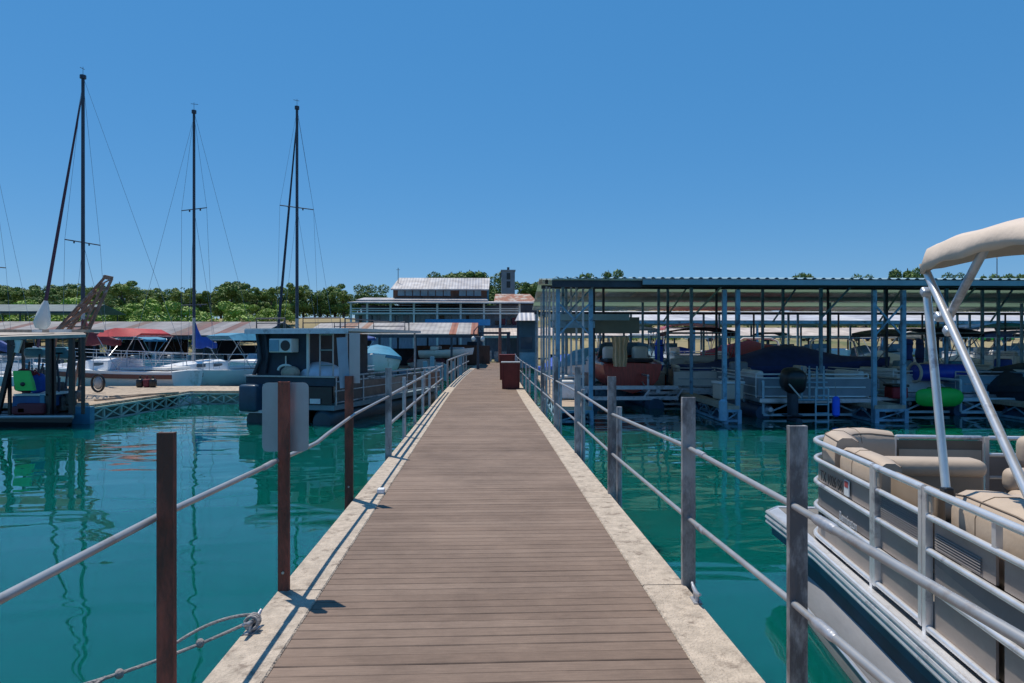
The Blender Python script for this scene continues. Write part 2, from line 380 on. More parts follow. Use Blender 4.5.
# far left gangway rail, white
gl = thing('railing', 'white picket rail at the far left end of the walkway', 'railing', (XL(25), 25, ZD))
for y in np.arange(23.5, 38, 2.1):
    q = MB(); q.cyl((XL(y) - XL(25), y - 25, -.1), (XL(y) - XL(25), y - 25, .9), .035, n=8); q.build('post', M_pipe, gl)
for z in (.9, .45):
    q = MB(); q.tube([(XL(y) - XL(25), y - 25, z) for y in np.arange(23.5, 38.3, 2.1)], .03, 8); q.build('rail', M_pipe, gl, True)
# right
rg = thing('railing', 'dock railing of two pipes and grey posts along the right kerb', 'railing', (1.3, 4.3, ZD))
XR = lambda y: cx(y) + 1.30
o2 = (1.3, 4.3, ZD)
for i, y in enumerate([2.83, 4.3, 6.9, 9.45, 12.3, 15.1]):
    sh(post_mesh(XR(y) + (.02 if i == 0 else 0), y, 1.645 if i != 4 else 1.72, [.082, .09, .09, .09, .085, .085][i]), o2).build('post', M_post, rg)
    if i in (2, 3, 4, 5):
        q = MB(); q.cyl((XR(y) + .085, y + .05, ZD - .3), (XR(y) + .085, y + .05, 1.33), .03, n=10); sh(q, o2).build('support_pipe', M_gal, rg)
for y in [17.2, 19.6, 21.4, 24, 27, 30.5, 34, 38]:
    q = MB(); q.cyl((XR(y), y, ZD - .3), (XR(y), y, 1.33), .03, n=8); sh(q, o2).build('post', M_gal, rg)
for z, zz, RZ in ((1.325, 1.28, [1.255, 1.278, 1.31, 1.325, 1.262, 1.30, 1.29]), (.875, .90, [.90, .90, .90, .875, .86, .88, .88])):
    mb = MB(); mb.tube([(XR(y), y, RZ[min(i_, 6)]) for i_, y in enumerate((.3, 1.5, 2.83, 4.3, 6.9, 9.45, 12.3, 15.1, 18, 22, 26, 30, 34, 38))], .015, 12); sh(mb, o2).build('rail', M_pipe, rg, True)
    mb = MB(); mb.tube([(XR(2), y, np.interp(y, (.3, 1.5, 2.83), RZ[:3])) for y in (.3, 1.5, 2.55)], .0175, 12); sh(mb, o2).build('pipe_sleeve', M_pipe, rg, True)
    mb = MB(); mb.tube([(XR(2), y, np.interp(y, (.3, 1.5, 2.83), RZ[:3])) for y in (2.47, 2.50, 2.60, 2.63)], [.018, .0225, .0225, .018], 12); sh(mb, o2).build('coupling', M_gal, rg, True)
    mb = MB(); mb.tube([(XR(2), y, z) for y in (3.98, 4.0, 4.1, 4.12)], [.017, .019, .019, .017], 12); sh(mb, o2).build('coupling', M_gal, rg, True)

# signs seen from the back
M_sign = mat('bare sign aluminium', (.40, .40, .41), .38, .45, .2, 2.2, .1, 20, stretch=(1, 1, .5))
def sign(label, x, y, z0, z1, wd, rz, r=.035):
    t = thing('sign', label, 'sign', (x, y, z0), rz)
    h = z1 - z0; poly = []
    for cxx, cz, a0 in ((wd / 2 - r, r, -90), (wd / 2 - r, h - r, 0), (-wd / 2 + r, h - r, 90), (-wd / 2 + r, r, 180)):
        for k in range(6): a = R(a0 + k * 18); poly.append((cxx + r * math.cos(a), cz + r * math.sin(a)))
    q = MB(); q.loft([[(a, -.0015, b) for a, b in poly], [(a, .0015, b) for a, b in poly]]); q.build('panel', M_sign, t)
    for zz in (.08, h - .08):
        q = MB(); q.cyl((0, -.008, zz), (0, .004, zz), .008, n=6); q.build('bolt', M_bolt, t)
    return t
sign('blank grey back of rounded metal sign on the tall rusty post', X(285.5, 4.37), 4.37, Z(450, 4.37), Z(382, 4.37), .29, 0)
yy = 6.8
s2 = thing('sign', 'folded metal sign standing on top of the third left railing post', 'sign', (X(351, yy), yy + .03, Z(383, yy)))
q = MB(); q.box((.03, 0, .25), (.105, .004, .5), rx=0); q.build('panel', M_sign, s2)
q = MB(); q.box((-.075, -.03, .205), (.10, .004, .50), rz=R(28), ry=R(-4)); q.build('side_panel', M_bluegrey, s2)
q = MB(); q.cyl((.0, .012, -.12), (.0, .012, .45), .012); q.build('bracket', M_gal, s2)

# cleats, rope, junction box
def cleat(label, x, y, rz):
    t = thing('dock_cleat', label, 'cleat', (x, y, ZD + .004), rz)
    q = MB(); q.tube([(0, -.10, .075), (0, -.06, .058), (0, 0, .05), (0, .06, .058), (0, .10, .075)], [.008, .012, .014, .012, .008], 10); q.build('horns', M_gal, t, True)
    q = MB(); q.box((0, 0, .004), (.05, .11, .008)); q.cyl((0, -.03, .006), (0, -.025, .05), .012); q.cyl((0, .03, .006), (0, .025, .05), .012); q.build('base', M_gal, t, True)
    return t
cleat('galvanised cleat with a mooring rope tied on it on left kerb', -1.235, 3.70, R(-8))
cleat('small bare cleat beside the second grey post on right kerb', 1.262, 4.02, R(-4))
M_rope = mat('grey braided rope', (.30, .28, .27), .9, 0, .4, 60, .6, 120)
def sagrope(a, b, sag, n=12, wob=0):
    return [(a[0] + (b[0] - a[0]) * t, a[1] + (b[1] - a[1]) * t, a[2] + (b[2] - a[2]) * t - sag * 4 * t * (1 - t) + wob * math.sin(t * 17)) for t in np.linspace(0, 1, n)]
rp = thing('mooring_rope', 'grey mooring rope running from the left cleat down to the water', 'rope', (-1.235, 3.70, ZD))
for a, b, sg, nm in [((0, 0, .06), (-.62, -.52, -.02), .02, 'rope_strand'), ((-.62, -.52, -.02), (-1.55, -1.35, -.30), .03, 'rope_strand'), ((-.02, .03, .08), (-.30, -.22, .045), -.03, 'rope_strand'), ((-.52, -.45, -.01), (-1.3, -1.35, -.40), .02, 'rope_strand')]:
    q = MB(); q.tube(sagrope(a, b, sg), .0085, 8); q.build(nm, M_rope, rp, True)
for t in (.33, .55, .78):
    q = MB(); q.ell((-.62 * t, -.52 * t, .06 - .08 * t - .015), (.022, .022, .024), 8, 6); q.build('knot', M_rope, rp, True)
for k in range(3):
    q = MB(); q.tube([(.035 * math.cos(a) , .02 * (k - 1) + .022 * math.sin(a) * .5, .055 + .03 * math.sin(a)) for a in np.linspace(0, 2 * PI, 12)], .0085, 6); q.build('rope_turn', M_rope, rp, True)
q = MB(); q.rbox((-1.05, 7.02, ZD + .028), (.075, .09, .05), .012); single(q, 'junction_box', 'small white junction box on the left kerb', 'box', M_white, off=(-1.05, 7.02, ZD))

# ------------------------------------------------------------ dark red bins on the walkway
def bin_(label, x, y, w, h, lid=True):
    t = thing('trash_bin', label, 'bin', (x, y, ZD + .006), R(-2))
    q = MB()
    secs = []
    for z, k in ((0, .93), (.03, .95), (h - .05, 1.0), (h, 1.0)):
        secs.append([(sx * w / 2 * k, sy * w / 2 * k, z) for sx, sy in ((-1, -1), (1, -1), (1, 1), (-1, 1))])
    q.loft(secs); q.build('body', mat('brick red bin plastic', (.15, .022, .018), .65, 0, .2, 5), t)
    q = MB(); q.rbox((0, 0, h + .022), (w * 1.06, w * 1.06, .04), .015); q.build('lid', M_pipe if lid else M_maroon, t)
    for sx in (-1, 1):
        q = MB(); q.b2((sx * w * .40 - .015, -w * .51, .04), (sx * w * .40 + .015, -w * .5, h - .05)); q.build('slat', mat('bin trim', (.10, .015, .013), .7), t)
bin_('larger front red bin with pale lid on the walkway', X(511, 22.3), 22.5, .60, .84)
bin_('second red bin standing behind the pale lidded one', X(507.5, 27.5), 27.8, .62, .98, False)

# ============================================================ LARGE STRUCTURES
def gable_roof_mb(x0, x1, yf, yr, yb, ze, zr, t=.05, inset=0):
    """gable with ridge along X: front eave yf, ridge yr, back eave yb"""
    mb = MB()
    for (ya, za, yb_, zb) in ((yf, ze, yr, zr), (yb, ze, yr, zr)):
        mb.add([(x0, ya, za), (x1, ya, za), (x1, yb_, zb), (x0, yb_, zb), (x0, ya, za - t), (x1, ya, za - t), (x1, yb_, zb - t), (x0, yb_, zb - t)],
               [(0, 1, 2, 3), (7, 6, 5, 4), (0, 4, 5, 1), (1, 5, 6, 2), (3, 7, 4, 0), (2, 6, 7, 3)])
    return mb
def rel(mb, o): mb.v = [(a - o[0], b - o[1], c - o[2]) for a, b, c in mb.v]; return mb

# ---- covered boat slips on the right (structure A)
OA = (1.8, 16.5, 0)
A = thing('covered_slips', 'long covered boat slip shed with blue grey columns right of the walkway', 'boat shed', OA)
def pa(mb, name, m, sm=False, label=None):
    mb.v = [(a + .041 * (b - 16.2), b, c) for a, b, c in mb.v]
    return rel(mb, OA).build(name, m, A, sm, label)
roofA_m = stripe_roof('grey green corrugated roof', [(.60, .68, .64), (.56, .64, .60), (.64, .70, .66), (.74, .70, .60), (.58, .68, .62), (.54, .62, .60)], 1.1, 3.2)
X1 = 46
M_sheet = bpy.data.materials.new('translucent green roof sheet'); M_sheet.use_nodes = True
_n = M_sheet.node_tree; _b = _n.nodes['Principled BSDF']; _b.inputs['Base Color'].default_value = (.55, .68, .58, 1); _b.inputs['Roughness'].default_value = .7
_t = _n.nodes.new('ShaderNodeBsdfTranslucent'); _no = _n.nodes.new('ShaderNodeTexNoise'); _no.inputs['Scale'].default_value = 1.5; _cr = _n.nodes.new('ShaderNodeValToRGB')
_cr.color_ramp.elements[0].color = (.24, .32, .27, 1); _cr.color_ramp.elements[1].color = (.52, .60, .50, 1); _n.links.new(_no.outputs[0], _cr.inputs[0]); _n.links.new(_cr.outputs[0], _t.inputs[0])
_m = _n.nodes.new('ShaderNodeMixShader'); _m.inputs[0].default_value = .65; _n.links.new(_b.outputs[0], _m.inputs[1]); _n.links.new(_t.outputs[0], _m.inputs[2]); _n.links.new(_m.outputs[0], _n.nodes['Material Output'].inputs[0])
def zr_(y): return 3.5 + (y - 16.2) / 7.8 * .72 if y < 24 else 3.5 + (31.8 - y) / 7.8 * .72
def slab(ya, yb, t=.04):
    za, zb = zr_(ya), zr_(yb)
    return MB().add([(1.62, ya, za), (X1, ya, za), (X1, yb, zb), (1.62, yb, zb), (1.62, ya, za - t), (X1, ya, za - t), (X1, yb, zb - t), (1.62, yb, zb - t)], [(0, 1, 2, 3), (7, 6, 5, 4), (0, 4, 5, 1), (1, 5, 6, 2), (3, 7, 4, 0), (2, 6, 7, 3)])
for ya, yb, k in ((16.2, 18.4, 0), (18.4, 19.0, 1), (19.0, 21.5, 0), (21.5, 22.3, 1), (22.3, 24, 0), (24, 25.0, 0), (25.0, 26.7, 1), (26.7, 29.2, 0), (29.2, 30.6, 1), (30.6, 31.8, 0)):
    pa(slab(ya, yb, .006 if k else .04), 'added_roof_strip' if k else 'roof', M_sheet if k else roofA_m)  # translucent strips added to let sun brighten the slips below
# fascia / gutter
q = MB(); q.b2((3.78, 16.09, 3.355), (X1, 16.17, 3.475)); pa(q, 'gutter', M_fascia)
q = MB(); q.b2((1.62, 16.20, 3.30), (3.76, 16.25, 3.44)); pa(q, 'fascia', M_darksteel)
# rib ends showing on the roof edge
q = MB(); secs = []
for x in np.arange(1.66, X1, .23):
    for dx, dz in ((0, 0), (.05, .03), (.09, .03), (.13, 0)): secs.append([(x + dx, 16.10, 3.505 + dz), (x + dx, 16.6, 3.55 + dz), (x + dx, 16.6, 3.54 + dz), (x + dx, 16.10, 3.495 + dz)])
q.loft(secs); pa(q, 'roof_edge', M_fascia)
# purlins under roof (own parts)
for y in (17.6, 19.4, 21.2, 23.0, 27.9):
    z = 3.5 + (y - 16.2) / 7.8 * .72 if y < 24 else 3.5 + (31.8 - y) / 7.8 * .72
    q = MB(); q.b2((1.7, y - .04, z - .17), (X1, y + .04, z - .045)); pa(q, 'purlin', mat('pale galvanised purlin', (.62, .68, .62), .6, .1, .15, 1.5) if int(y * 10) % 4 else M_darksteel)
for y, z in ((16.5, 3.44), (24, 4.0), (31.6, 3.4)):
    q = MB(); q.b2((1.7, y - .06, z - (.10 if y < 17 else .14)), (X1, y + .06, z - .02)); pa(q, 'beam', M_darksteel)
fingers = [(1.78, 2.58), (5.87, 6.2), (9.62, 10.36), (13.65, 14.1), (17.7, 18.3), (21.8, 22.4), (25.9, 26.5), (30, 30.6)]
def roofz(y): return (3.5 + (y - 16.2) / 7.8 * .72 if y < 24 else 3.5 + (31.8 - y) / 7.8 * .72) - .26
for i, (a, b) in enumerate(fingers):
    for j, y in enumerate((16.5, 20.2, 24, 27.8, 31.5)):
        wcol = .10 if j == 0 else .085
        for x in (a, b) if j in (0, 2, 4) else ((a + b) / 2,):
            q = MB(); q.b2((x - wcol / 2, y - wcol / 2, -.4), (x + wcol / 2, y + wcol / 2, roofz(y))); pa(q, 'column', M_bluesteel)
    if i in (0, 2, 4):
        for s in (0, 1):
            p, r_ = ((a, 2.95), (b, 2.15)) if s else ((a, 2.15), (b, 2.95))
            q = MB(); q.bar((p[0], 16.47 + .07 * s, p[1]), (r_[0], 16.47 + .07 * s, r_[1]), .04); pa(q, 'brace', M_bluesteel)
    # knee braces
    for y in (20.2, 24):
        q = MB(); q.bar(((a + b) / 2, y, 2.7), ((a + b) / 2 + .9, y, roofz(y) + .02), .05); pa(q, 'brace', M_roofgreen if i % 2 else M_bluesteel)
for y in (18.3, 20.2, 22, 26, 29.7):
    for x in (1.78, 2.58):
        q = MB(); q.b2((x - .028, y - .028, -.3), (x + .028, y + .028, roofz(y))); pa(q, 'column', M_alud)
for x in np.arange(3.9, X1 - 2, 4.05):   # light middle columns at the back
    for y in (24, 31.5):
        q = MB(); q.cyl((x, y, 0), (x, y, roofz(y)), .045, n=6); pa(q, 'column', M_darksteel)
for x in (3.15, 7.6, 11.85, 12.25):
    q = MB(); q.cyl((x, 20.6, .1), (x, 20.6, roofz(20.6)), .04, n=6); pa(q, 'column', M_darksteel)
# finger decks with float truss
for i, (a, b) in enumerate(fingers):
    q = MB(); q.b2((a - .02, 16.42, .33), (b + .02, 23.4, .43)); pa(q, 'finger_deck', M_timber)
    q = MB()
    for z in (.31, .07): q.b2((a - .04, 16.36, z - .03), (b + .04, 16.42, z + .03))
    q.bar((a, 16.39, .08), (b, 16.39, .30), .03)
    for x in (a, b):
        q.b2((x - .05, 16.345, -.2), (x + .05, 16.405, .33))
        for y in np.arange(16.5, 23.4, 1.15):
            q.bar((x, y, .05), (x, y + .57, .31), .03); q.bar((x, y + .57, .31), (x, y + 1.15, .05), .03)
        q.b2((x - .03, 16.42, .01), (x + .03, 23.4, .07))
    pa(q, 'float_truss', M_bluesteel)
    for y in (17.4, 20, 22.4):
        q = MB(); q.cyl((a + .05, y, .02), (b - .05, y, .02), .24, n=12); pa(q, 'float_drum', M_foam)
q = MB(); q.b2((1.7, 23.4, .34), (X1, 25.0, .44)); pa(q, 'main_deck', M_timber)
q = MB(); q.b2((1.7, 23.32, .0), (X1, 23.39, .33)); pa(q, 'deck_edge', M_bluesteel)
for i, (a, b) in enumerate(fingers[:7]):
    q = MB(); q.b2((a, 25.0, .33), (b, 31.6, .43)); pa(q, 'finger_deck', M_timber)
# hung beams and canvas panel in the first slip
q = MB(); q.b2((4.05 - 2.1, 20.9, 2.25), (4.6, 21.0, 2.75)); pa(q, 'side_panel', mat('grey green canvas panel', (.20, .23, .20), .8, 0, .15, 2))
q = MB(); q.b2((1.8, 19.8, 2.62), (4.1, 19.9, 2.80)); pa(q, 'hung_beam', M_fascia)
q = MB(); q.b2((1.8, 19.9, 2.40), (3.1, 19.97, 2.6)); pa(q, 'hung_beam', M_bluesteel)
# opaque sheets under the roof; daylight through them is put into their colour
M_daylit_sheet = mat('daylit tan roof sheet', (.62, .5, .32), .6, 0, .1, 2)
for (x, y) in ((4.6, 18.6), (11.2, 18.4), (8.9, 27)):
    z = 3.5 + (y - 16.2) / 7.8 * .72 if y < 24 else 3.5 + (31.8 - y) / 7.8 * .72
    q = MB(); q.box((x, y, z - .052), (.9, 1.0, .012), rx=math.atan(.72 / 7.8) * (1 if y < 24 else -1)); pa(q, 'roof_sheet', M_daylit_sheet)

# ---- further sheds
def shed(label, x0, x1, yf, yr, yb, ze, zr, roofm, colm, step, name='covered_slips', deck=True, back_fill=None, valance=None, bwh=None):
    o = (x0, yf, 0); t = thing(name, label, 'boat shed', o)
    rel(gable_roof_mb(x0, x1, yf, yr, yb, ze, zr), o).build('roof', roofm, t)
    q = MB(); q.b2((x0, yf + .03, ze - .22), (x1, yf + .10, ze - .055)); rel(q, o).build('fascia', M_darksteel if valance is None else valance, t)
    for x in np.arange(x0 + .15, x1, step):
        for y in (yf + .2, yb - .2):
            q = MB(); q.b2((x - .06, y - .06, -.3), (x + .06, y + .06, ze - .06)); rel(q, o).build('column', colm, t)
    if back_fill is not None:  # panels added to stand for the darkness and clutter under the roof
        x = x0; rw = random.Random(int(x0 * 10)); k = 0
        while x < x1 - .5:
            wd = rw.uniform(.8, 2.6); q = MB(); q.b2((x, yb - .6 + .02 * (k % 2), .3), (min(x + wd, x1), yb - .52 + .02 * (k % 2), rw.uniform(*(bwh or (1.5, ze - .1))))); rel(q, o).build('added_back_panel', back_fill[k % len(back_fill)], t); x += wd + rw.choice((0, 0, .1, .5)); k += 1
    if deck:
        q = MB(); q.b2((x0, yr - .8, .3), (x1, yr + .8, .42)); rel(q, o).build('main_deck', M_timber, t)
        q = MB()
        for x in np.arange(x0 + .15, x1, step): q.b2((x - .3, yf, .28), (x + .3, yr - .81, .40))
        rel(q, o).build('finger_deck', M_timber, t)
    return t
M_wallq = mat('brown board wall', (.12, .07, .05), .85, 0, .3, 1.5, stretch=(3, 1, 1))
rB = stripe_roof('pale lavender metal roof', [(.52, .52, .56), (.46, .47, .52), (.56, .56, .58)], 2, 1)
rC = stripe_roof('cream metal roof', [(.55, .47, .40), (.50, .43, .37), (.58, .50, .44)], 2, 5)
rD = stripe_roof('rusting striped roof', [(.19, .18, .19), (.24, .23, .24), (.14, .05, .035), (.20, .185, .18), (.17, .165, .175), (.12, .04, .03), (.24, .225, .22), (.13, .07, .05)], .62, 11)
rE = stripe_roof('orange rusted roof', [(.36, .34, .33), (.30, .10, .04), (.38, .36, .34), (.33, .31, .29), (.30, .16, .09), (.36, .34, .32), (.28, .26, .26)], .42, 3)
shed('pale roofed boat shed behind the blue grey slip shed', 5.2, 60, 44, 50, 56, Z(320, 44), Z(311, 50), rB, M_bluesteel, 4.2, valance=M_bluesteel, back_fill=(M_tarp, M_darksteel, M_wallq, M_bluegrey, M_offw), bwh=(.9, 1.9))
shed('low cream roofed shed beyond the end of the walkway', X(484, 60), 62, 60, 65, 70, Z(335.5, 60), Z(327.5, 65), rC, M_darksteel, 4.2, valance=mat('cream fascia', (.5, .43, .37), .7))
shed('long low rust striped boat shed behind the sailboats on the left', -38, X(262, 40.6), 40, 45, 50, Z(335.2, 40), Z(322.0, 45), rD, M_darksteel, 3.1, back_fill=(M_tarp, M_darksteel, M_wallq, M_bluegrey, M_darksteel))
shed('orange rusted shed roof ending at the left of the walkway', X(306, 40.6), X(477.5, 40), 40, 44.5, 49, Z(334, 40), Z(322.8, 44.5), rE, M_darksteel, 2.1, back_fill=(M_darksteel, M_wallq, M_tarp))
# gable end truss and post by the walkway
t = thing('gable_end_post', 'dark gable end post with lantern shapes at the left end of the walkway', 'lamp post', (X(478, 38.2), 38.2, ZD - .2))
q = MB(); q.cyl((0, 0, -.2), (0, 0, 2.0), .09, .05, 10); q.build('pole', M_darksteel, t)
q = MB(); q.tube([(-.25, 0, 2.0), (-.22, 0, 2.35), (0, 0, 2.6), (.22, 0, 2.35), (.25, 0, 2.0)], .035, 8); q.cyl((-.25, 0, 2.0), (.25, 0, 2.0), .03); q.build('arm', M_darksteel, t)
for sx in (-.25, .25):
    q = MB(); q.ell((sx, 0, 1.9), (.12, .12, .15), 10, 8); q.build('lantern', M_offw, t)

# greenery, posts and small things at the walkway end
t = thing('gateway', 'dark gateway posts and crossbar at the far end of the walkway', 'gate', (X(493, 51), 51, 0))
for dx in (-.95, 1.15):
    q = MB(); q.b2((dx - .12, -.12, 0), (dx + .12, .12, 2.55)); q.build('post', M_darksteel, t)
q = MB(); q.b2((-1.05, -.1, 2.55), (1.3, .1, 2.72)); q.build('crossbar', M_darksteel, t)
q = MB(); q.b2((-.8, -.05, .5), (-.1, .0, 1.3)); q.b2((.1, -.05, .5), (1.0, .0, 1.25)); q.build('panel', mat('pale notice board', (.3, .34, .36), .7, 0, .5, 6), t)
q = MB(); q.cyl((X(500, 50.4), 50.4, 0), (X(500, 50.4), 50.4, 3.0), .13, .11, 10); single(q, 'dock_pile', 'reddish dock pile at the end of the walkway behind the bins', 'pile', mat('red brown pile', (.30, .12, .09), .8, 0, .3, 3), True, off=(X(500, 50.4), 50.4, 0))

# small hut
hx = X(527, 47)
t = thing('dock_hut', 'small open dock kiosk with grey hipped roof at the end of the walkway', 'hut', (hx, 47, 0))
q = MB(); q.b2((-.6, .55, .2), (.6, .7, Z(320.5, 47))); q.build('wall', mat('teal hut wall', (.07, .13, .17), .7, 0, .2, 2), t)
for sx in (-.62, .62):
    for sy in (-.55, .62):
        q = MB(); q.b2((sx - .05, sy - .05, .2), (sx + .05, sy + .05, Z(320.5, 47))); q.build('post', M_darksteel, t)
q = MB(); q.b2((-.55, -.5, .2), (.55, -.4, 1.25)); q.build('counter', M_bluegrey, t)
ze, zr = Z(320.5, 46.3), Z(312.5, 46.6)
q = MB(); q.loft([[(-.8, -.75, ze), (.8, -.75, ze), (.8, .95, ze), (-.8, .95, ze)], [(-.55, -.1, zr), (.72, -.1, zr), (.72, .3, zr), (-.55, .3, zr)]]); q.build('roof', rB, t)
q = MB(); q.b2((-.4, .51, 1.5), (.4, .545, 2.3)); q.build('window', M_glass, t)

# ---- restaurant building
YB = 67
def BX(px): return X(px, YB)
def BZ(py): return Z(py, YB)
OB = (BX(430), YB, 0)
B = thing('restaurant_building', 'two storey floating restaurant with grey metal roofs and open deck railings', 'building', OB)
def pb(mb, name, m, label=None): return rel(mb, OB).build(name, m, B, label=label)
M_wallp = mat('faded lavender siding', (.30, .31, .38), .8, 0, .25, 1.5, stretch=(4, 1, 1))
M_wallb = mat('brown timber siding', (.13, .07, .05), .85, 0, .3, 1.5, stretch=(3, 1, 1))
M_roofg = stripe_roof('pale grey building roof', [(.42, .42, .44), (.38, .38, .41), (.46, .45, .46)], 2.5, 4)
# lower floor
q = MB(); q.b2((BX(354), YB + .6, 0.3), (BX(520), YB + 9, BZ(314))); pb(q, 'wall', M_wallp)
for k, px in enumerate(range(358, 516, 9)):
    if k % 4 == 3: continue
    q = MB(); q.b2((BX(px), YB + .52, BZ(324)), (BX(px + (5 if k % 2 else 3)), YB + .59, BZ(315.5))); pb(q, 'window' if k % 3 else 'door', M_glass if k % 3 else M_wallb)
q = MB(); q.b2((BX(352), YB - 1.2, BZ(314.6)), (BX(522), YB + 9, BZ(313.2))); pb(q, 'deck', M_offw)
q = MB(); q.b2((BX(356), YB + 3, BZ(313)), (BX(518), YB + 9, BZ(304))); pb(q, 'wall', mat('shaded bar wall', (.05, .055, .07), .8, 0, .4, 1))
for px in (353, 369, 392, 415, 438, 461, 484, 500, 519):
    q = MB(); q.b2((BX(px) - .09, YB - 1.1, 0), (BX(px) + .09, YB - .92, BZ(303.5))); pb(q, 'column', M_offw)
for py in (309.3, 311.3):
    q = MB(); q.b2((BX(353), YB - 1.13, BZ(py) - .04), (BX(519), YB - 1.07, BZ(py) + .05)); pb(q, 'handrail', M_offw)
q = MB()
for k, px in enumerate(np.arange(356, 516, 3.2)):
    if random.random() < .62: q.b2((BX(px), YB + 1.0, BZ(313)), (BX(px) + .22, YB + 1.3, BZ(313 - random.uniform(2.5, 5.5))))
pb(q, 'deck_furniture', M_wallb)
for px, h_, m_ in ((497, 4, 'a'), (503, 6, 'b'), (509, 5, 'a'), (514, 7, 'b'), (524, 9, 'a'), (532, 8, 'b')):
    q = MB(); q.rbox((BX(px), YB - .6, BZ(325) + h_ * .05), (.42, .35, h_ * .1), .05); pb(q, 'deck_furniture', M_wallb if m_ == 'a' else M_maroon)
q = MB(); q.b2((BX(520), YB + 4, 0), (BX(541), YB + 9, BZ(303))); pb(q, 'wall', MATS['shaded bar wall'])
# porch roof
q = MB(); q.add([(BX(351), YB - 1.8, BZ(303.4)), (BX(536), YB - 1.8, BZ(303.4)), (BX(530), YB + 2, BZ(300.2)), (BX(356), YB + 2, BZ(300.2)), (BX(351), YB - 1.8, BZ(304.6)), (BX(536), YB - 1.8, BZ(304.6)), (BX(530), YB + 2, BZ(301.4)), (BX(356), YB + 2, BZ(301.4))], [(0, 1, 2, 3), (7, 6, 5, 4), (0, 4, 5, 1), (1, 5, 6, 2), (3, 7, 4, 0), (2, 6, 7, 3)]); pb(q, 'roof', M_roofg)
q = MB(); q.add([(BX(354), YB + 1.0, BZ(299.4)), (BX(488), YB + 1.0, BZ(299.4)), (BX(486), YB + 3.4, BZ(295.8)), (BX(358), YB + 3.4, BZ(295.8)), (BX(354), YB + 1.0, BZ(300.4)), (BX(488), YB + 1.0, BZ(300.4)), (BX(486), YB + 3.4, BZ(297)), (BX(358), YB + 3.4, BZ(297))], [(0, 1, 2, 3), (7, 6, 5, 4), (0, 4, 5, 1), (1, 5, 6, 2), (3, 7, 4, 0), (2, 6, 7, 3)]); pb(q, 'roof', M_roofg)
# upper cabin
q = MB(); q.b2((BX(389), YB + 3, BZ(301)), (BX(487), YB + 8.5, BZ(287))); pb(q, 'wall', M_wallb)
for k, px in enumerate(range(394, 482, 8)):
    if 446 <= px <= 456: continue
    q = MB(); q.b2((BX(px), YB + 2.93, BZ(294)), (BX(px + 7), YB + 2.99, BZ(288.4))); f = pb(q, 'window', M_bluegrey)
q = MB(); q.b2((BX(487.2), YB + 3.3, BZ(300)), (BX(489), YB + 8, BZ(287))); pb(q, 'side_panel', M_sky)
o_ = MB(); za, zb = BZ(287.5), Z(278.2, YB + 5.7)
o_.add([(BX(387.5), YB + 2.2, za), (BX(489), YB + 2.2, za), (BX(490.5), YB + 5.7, zb), (BX(392), YB + 5.7, zb), (BX(392), YB + 9.3, za), (BX(490), YB + 9.3, za),
        (BX(387.5), YB + 2.2, za - .12), (BX(489), YB + 2.2, za - .12), (BX(490.5), YB + 5.7, zb - .12), (BX(392), YB + 5.7, zb - .12), (BX(392), YB + 9.3, za - .12), (BX(490), YB + 9.3, za - .12)],
       [(0, 1, 2, 3), (3, 2, 5, 4), (9, 8, 7, 6), (10, 11, 8, 9), (0, 6, 7, 1), (4, 5, 11, 10), (1, 7, 8, 2), (2, 8, 11, 5), (0, 3, 9, 6), (3, 4, 10, 9)])
pb(o_, 'roof', M_roofg)
q = MB(); q.add([(BX(489) - .2, YB + 3, za - .1), (BX(489) - .2, YB + 8.4, za - .1), (BX(489) - .2, YB + 5.7, zb - .13), (BX(489) - .3, YB + 3, za - .1), (BX(489) - .3, YB + 8.4, za - .1), (BX(489) - .3, YB + 5.7, zb - .13)], [(0, 1, 2), (5, 4, 3), (0, 3, 4, 1), (1, 4, 5, 2), (2, 5, 3, 0)]); pb(q, 'gable', M_wallb)
q = MB(); q.b2((BX(427), YB - 2.2, BZ(326)), (BX(490), YB - 2.05, BZ(320))); pb(q, 'awning', mat('bright blue awning', (.04, .24, .50), .6, 0, .12, 2))
q = MB(); q.cyl((BX(393), YB + 4, BZ(288)), (BX(393), YB + 4, BZ(264)), .035, n=6); q.cyl((BX(391), YB + 4, BZ(266)), (BX(395), YB + 4, BZ(266)), .02, n=5); pb(q, 'antenna', M_darksteel)
# annex with rusted roof
t = thing('annex_building', 'low annex with blotchy rusted roof beside the restaurant', 'building', (BX(507), YB + 9.5, 0))
yo = YB + 9.5
M_rr = mat('blotchy rusted roof', (.40, .36, .33), .8, 0, .15, 2.5, second=(.26, .10, .06), amt=.75)
x0, x1 = X(494, yo) - BX(507), X(537, yo) - BX(507)
q = MB(); q.b2((x0 + .3, .3, 0), (x1 - .3, 5, Z(301, yo))); q.build('wall', M_wallb, t)
q = MB(); zc, zd = Z(301.5, yo), Z(294, yo + 3); q.add([(x0, 0, zc), (x1, 0, zc), (x1 - .6, 3, zd), (x0 + .2, 3, zd), (x1, 6, zc), (x0, 6, zc), (x0, 0, zc - .1), (x1, 0, zc - .1), (x1, 6, zc - .1), (x0, 6, zc - .1)], [(0, 1, 2, 3), (3, 2, 4, 5), (0, 6, 7, 1), (5, 4, 8, 9), (9, 8, 7, 6), (0, 3, 5, 9, 6), (1, 7, 8, 4, 2)]); q.build('roof', M_rr, t)

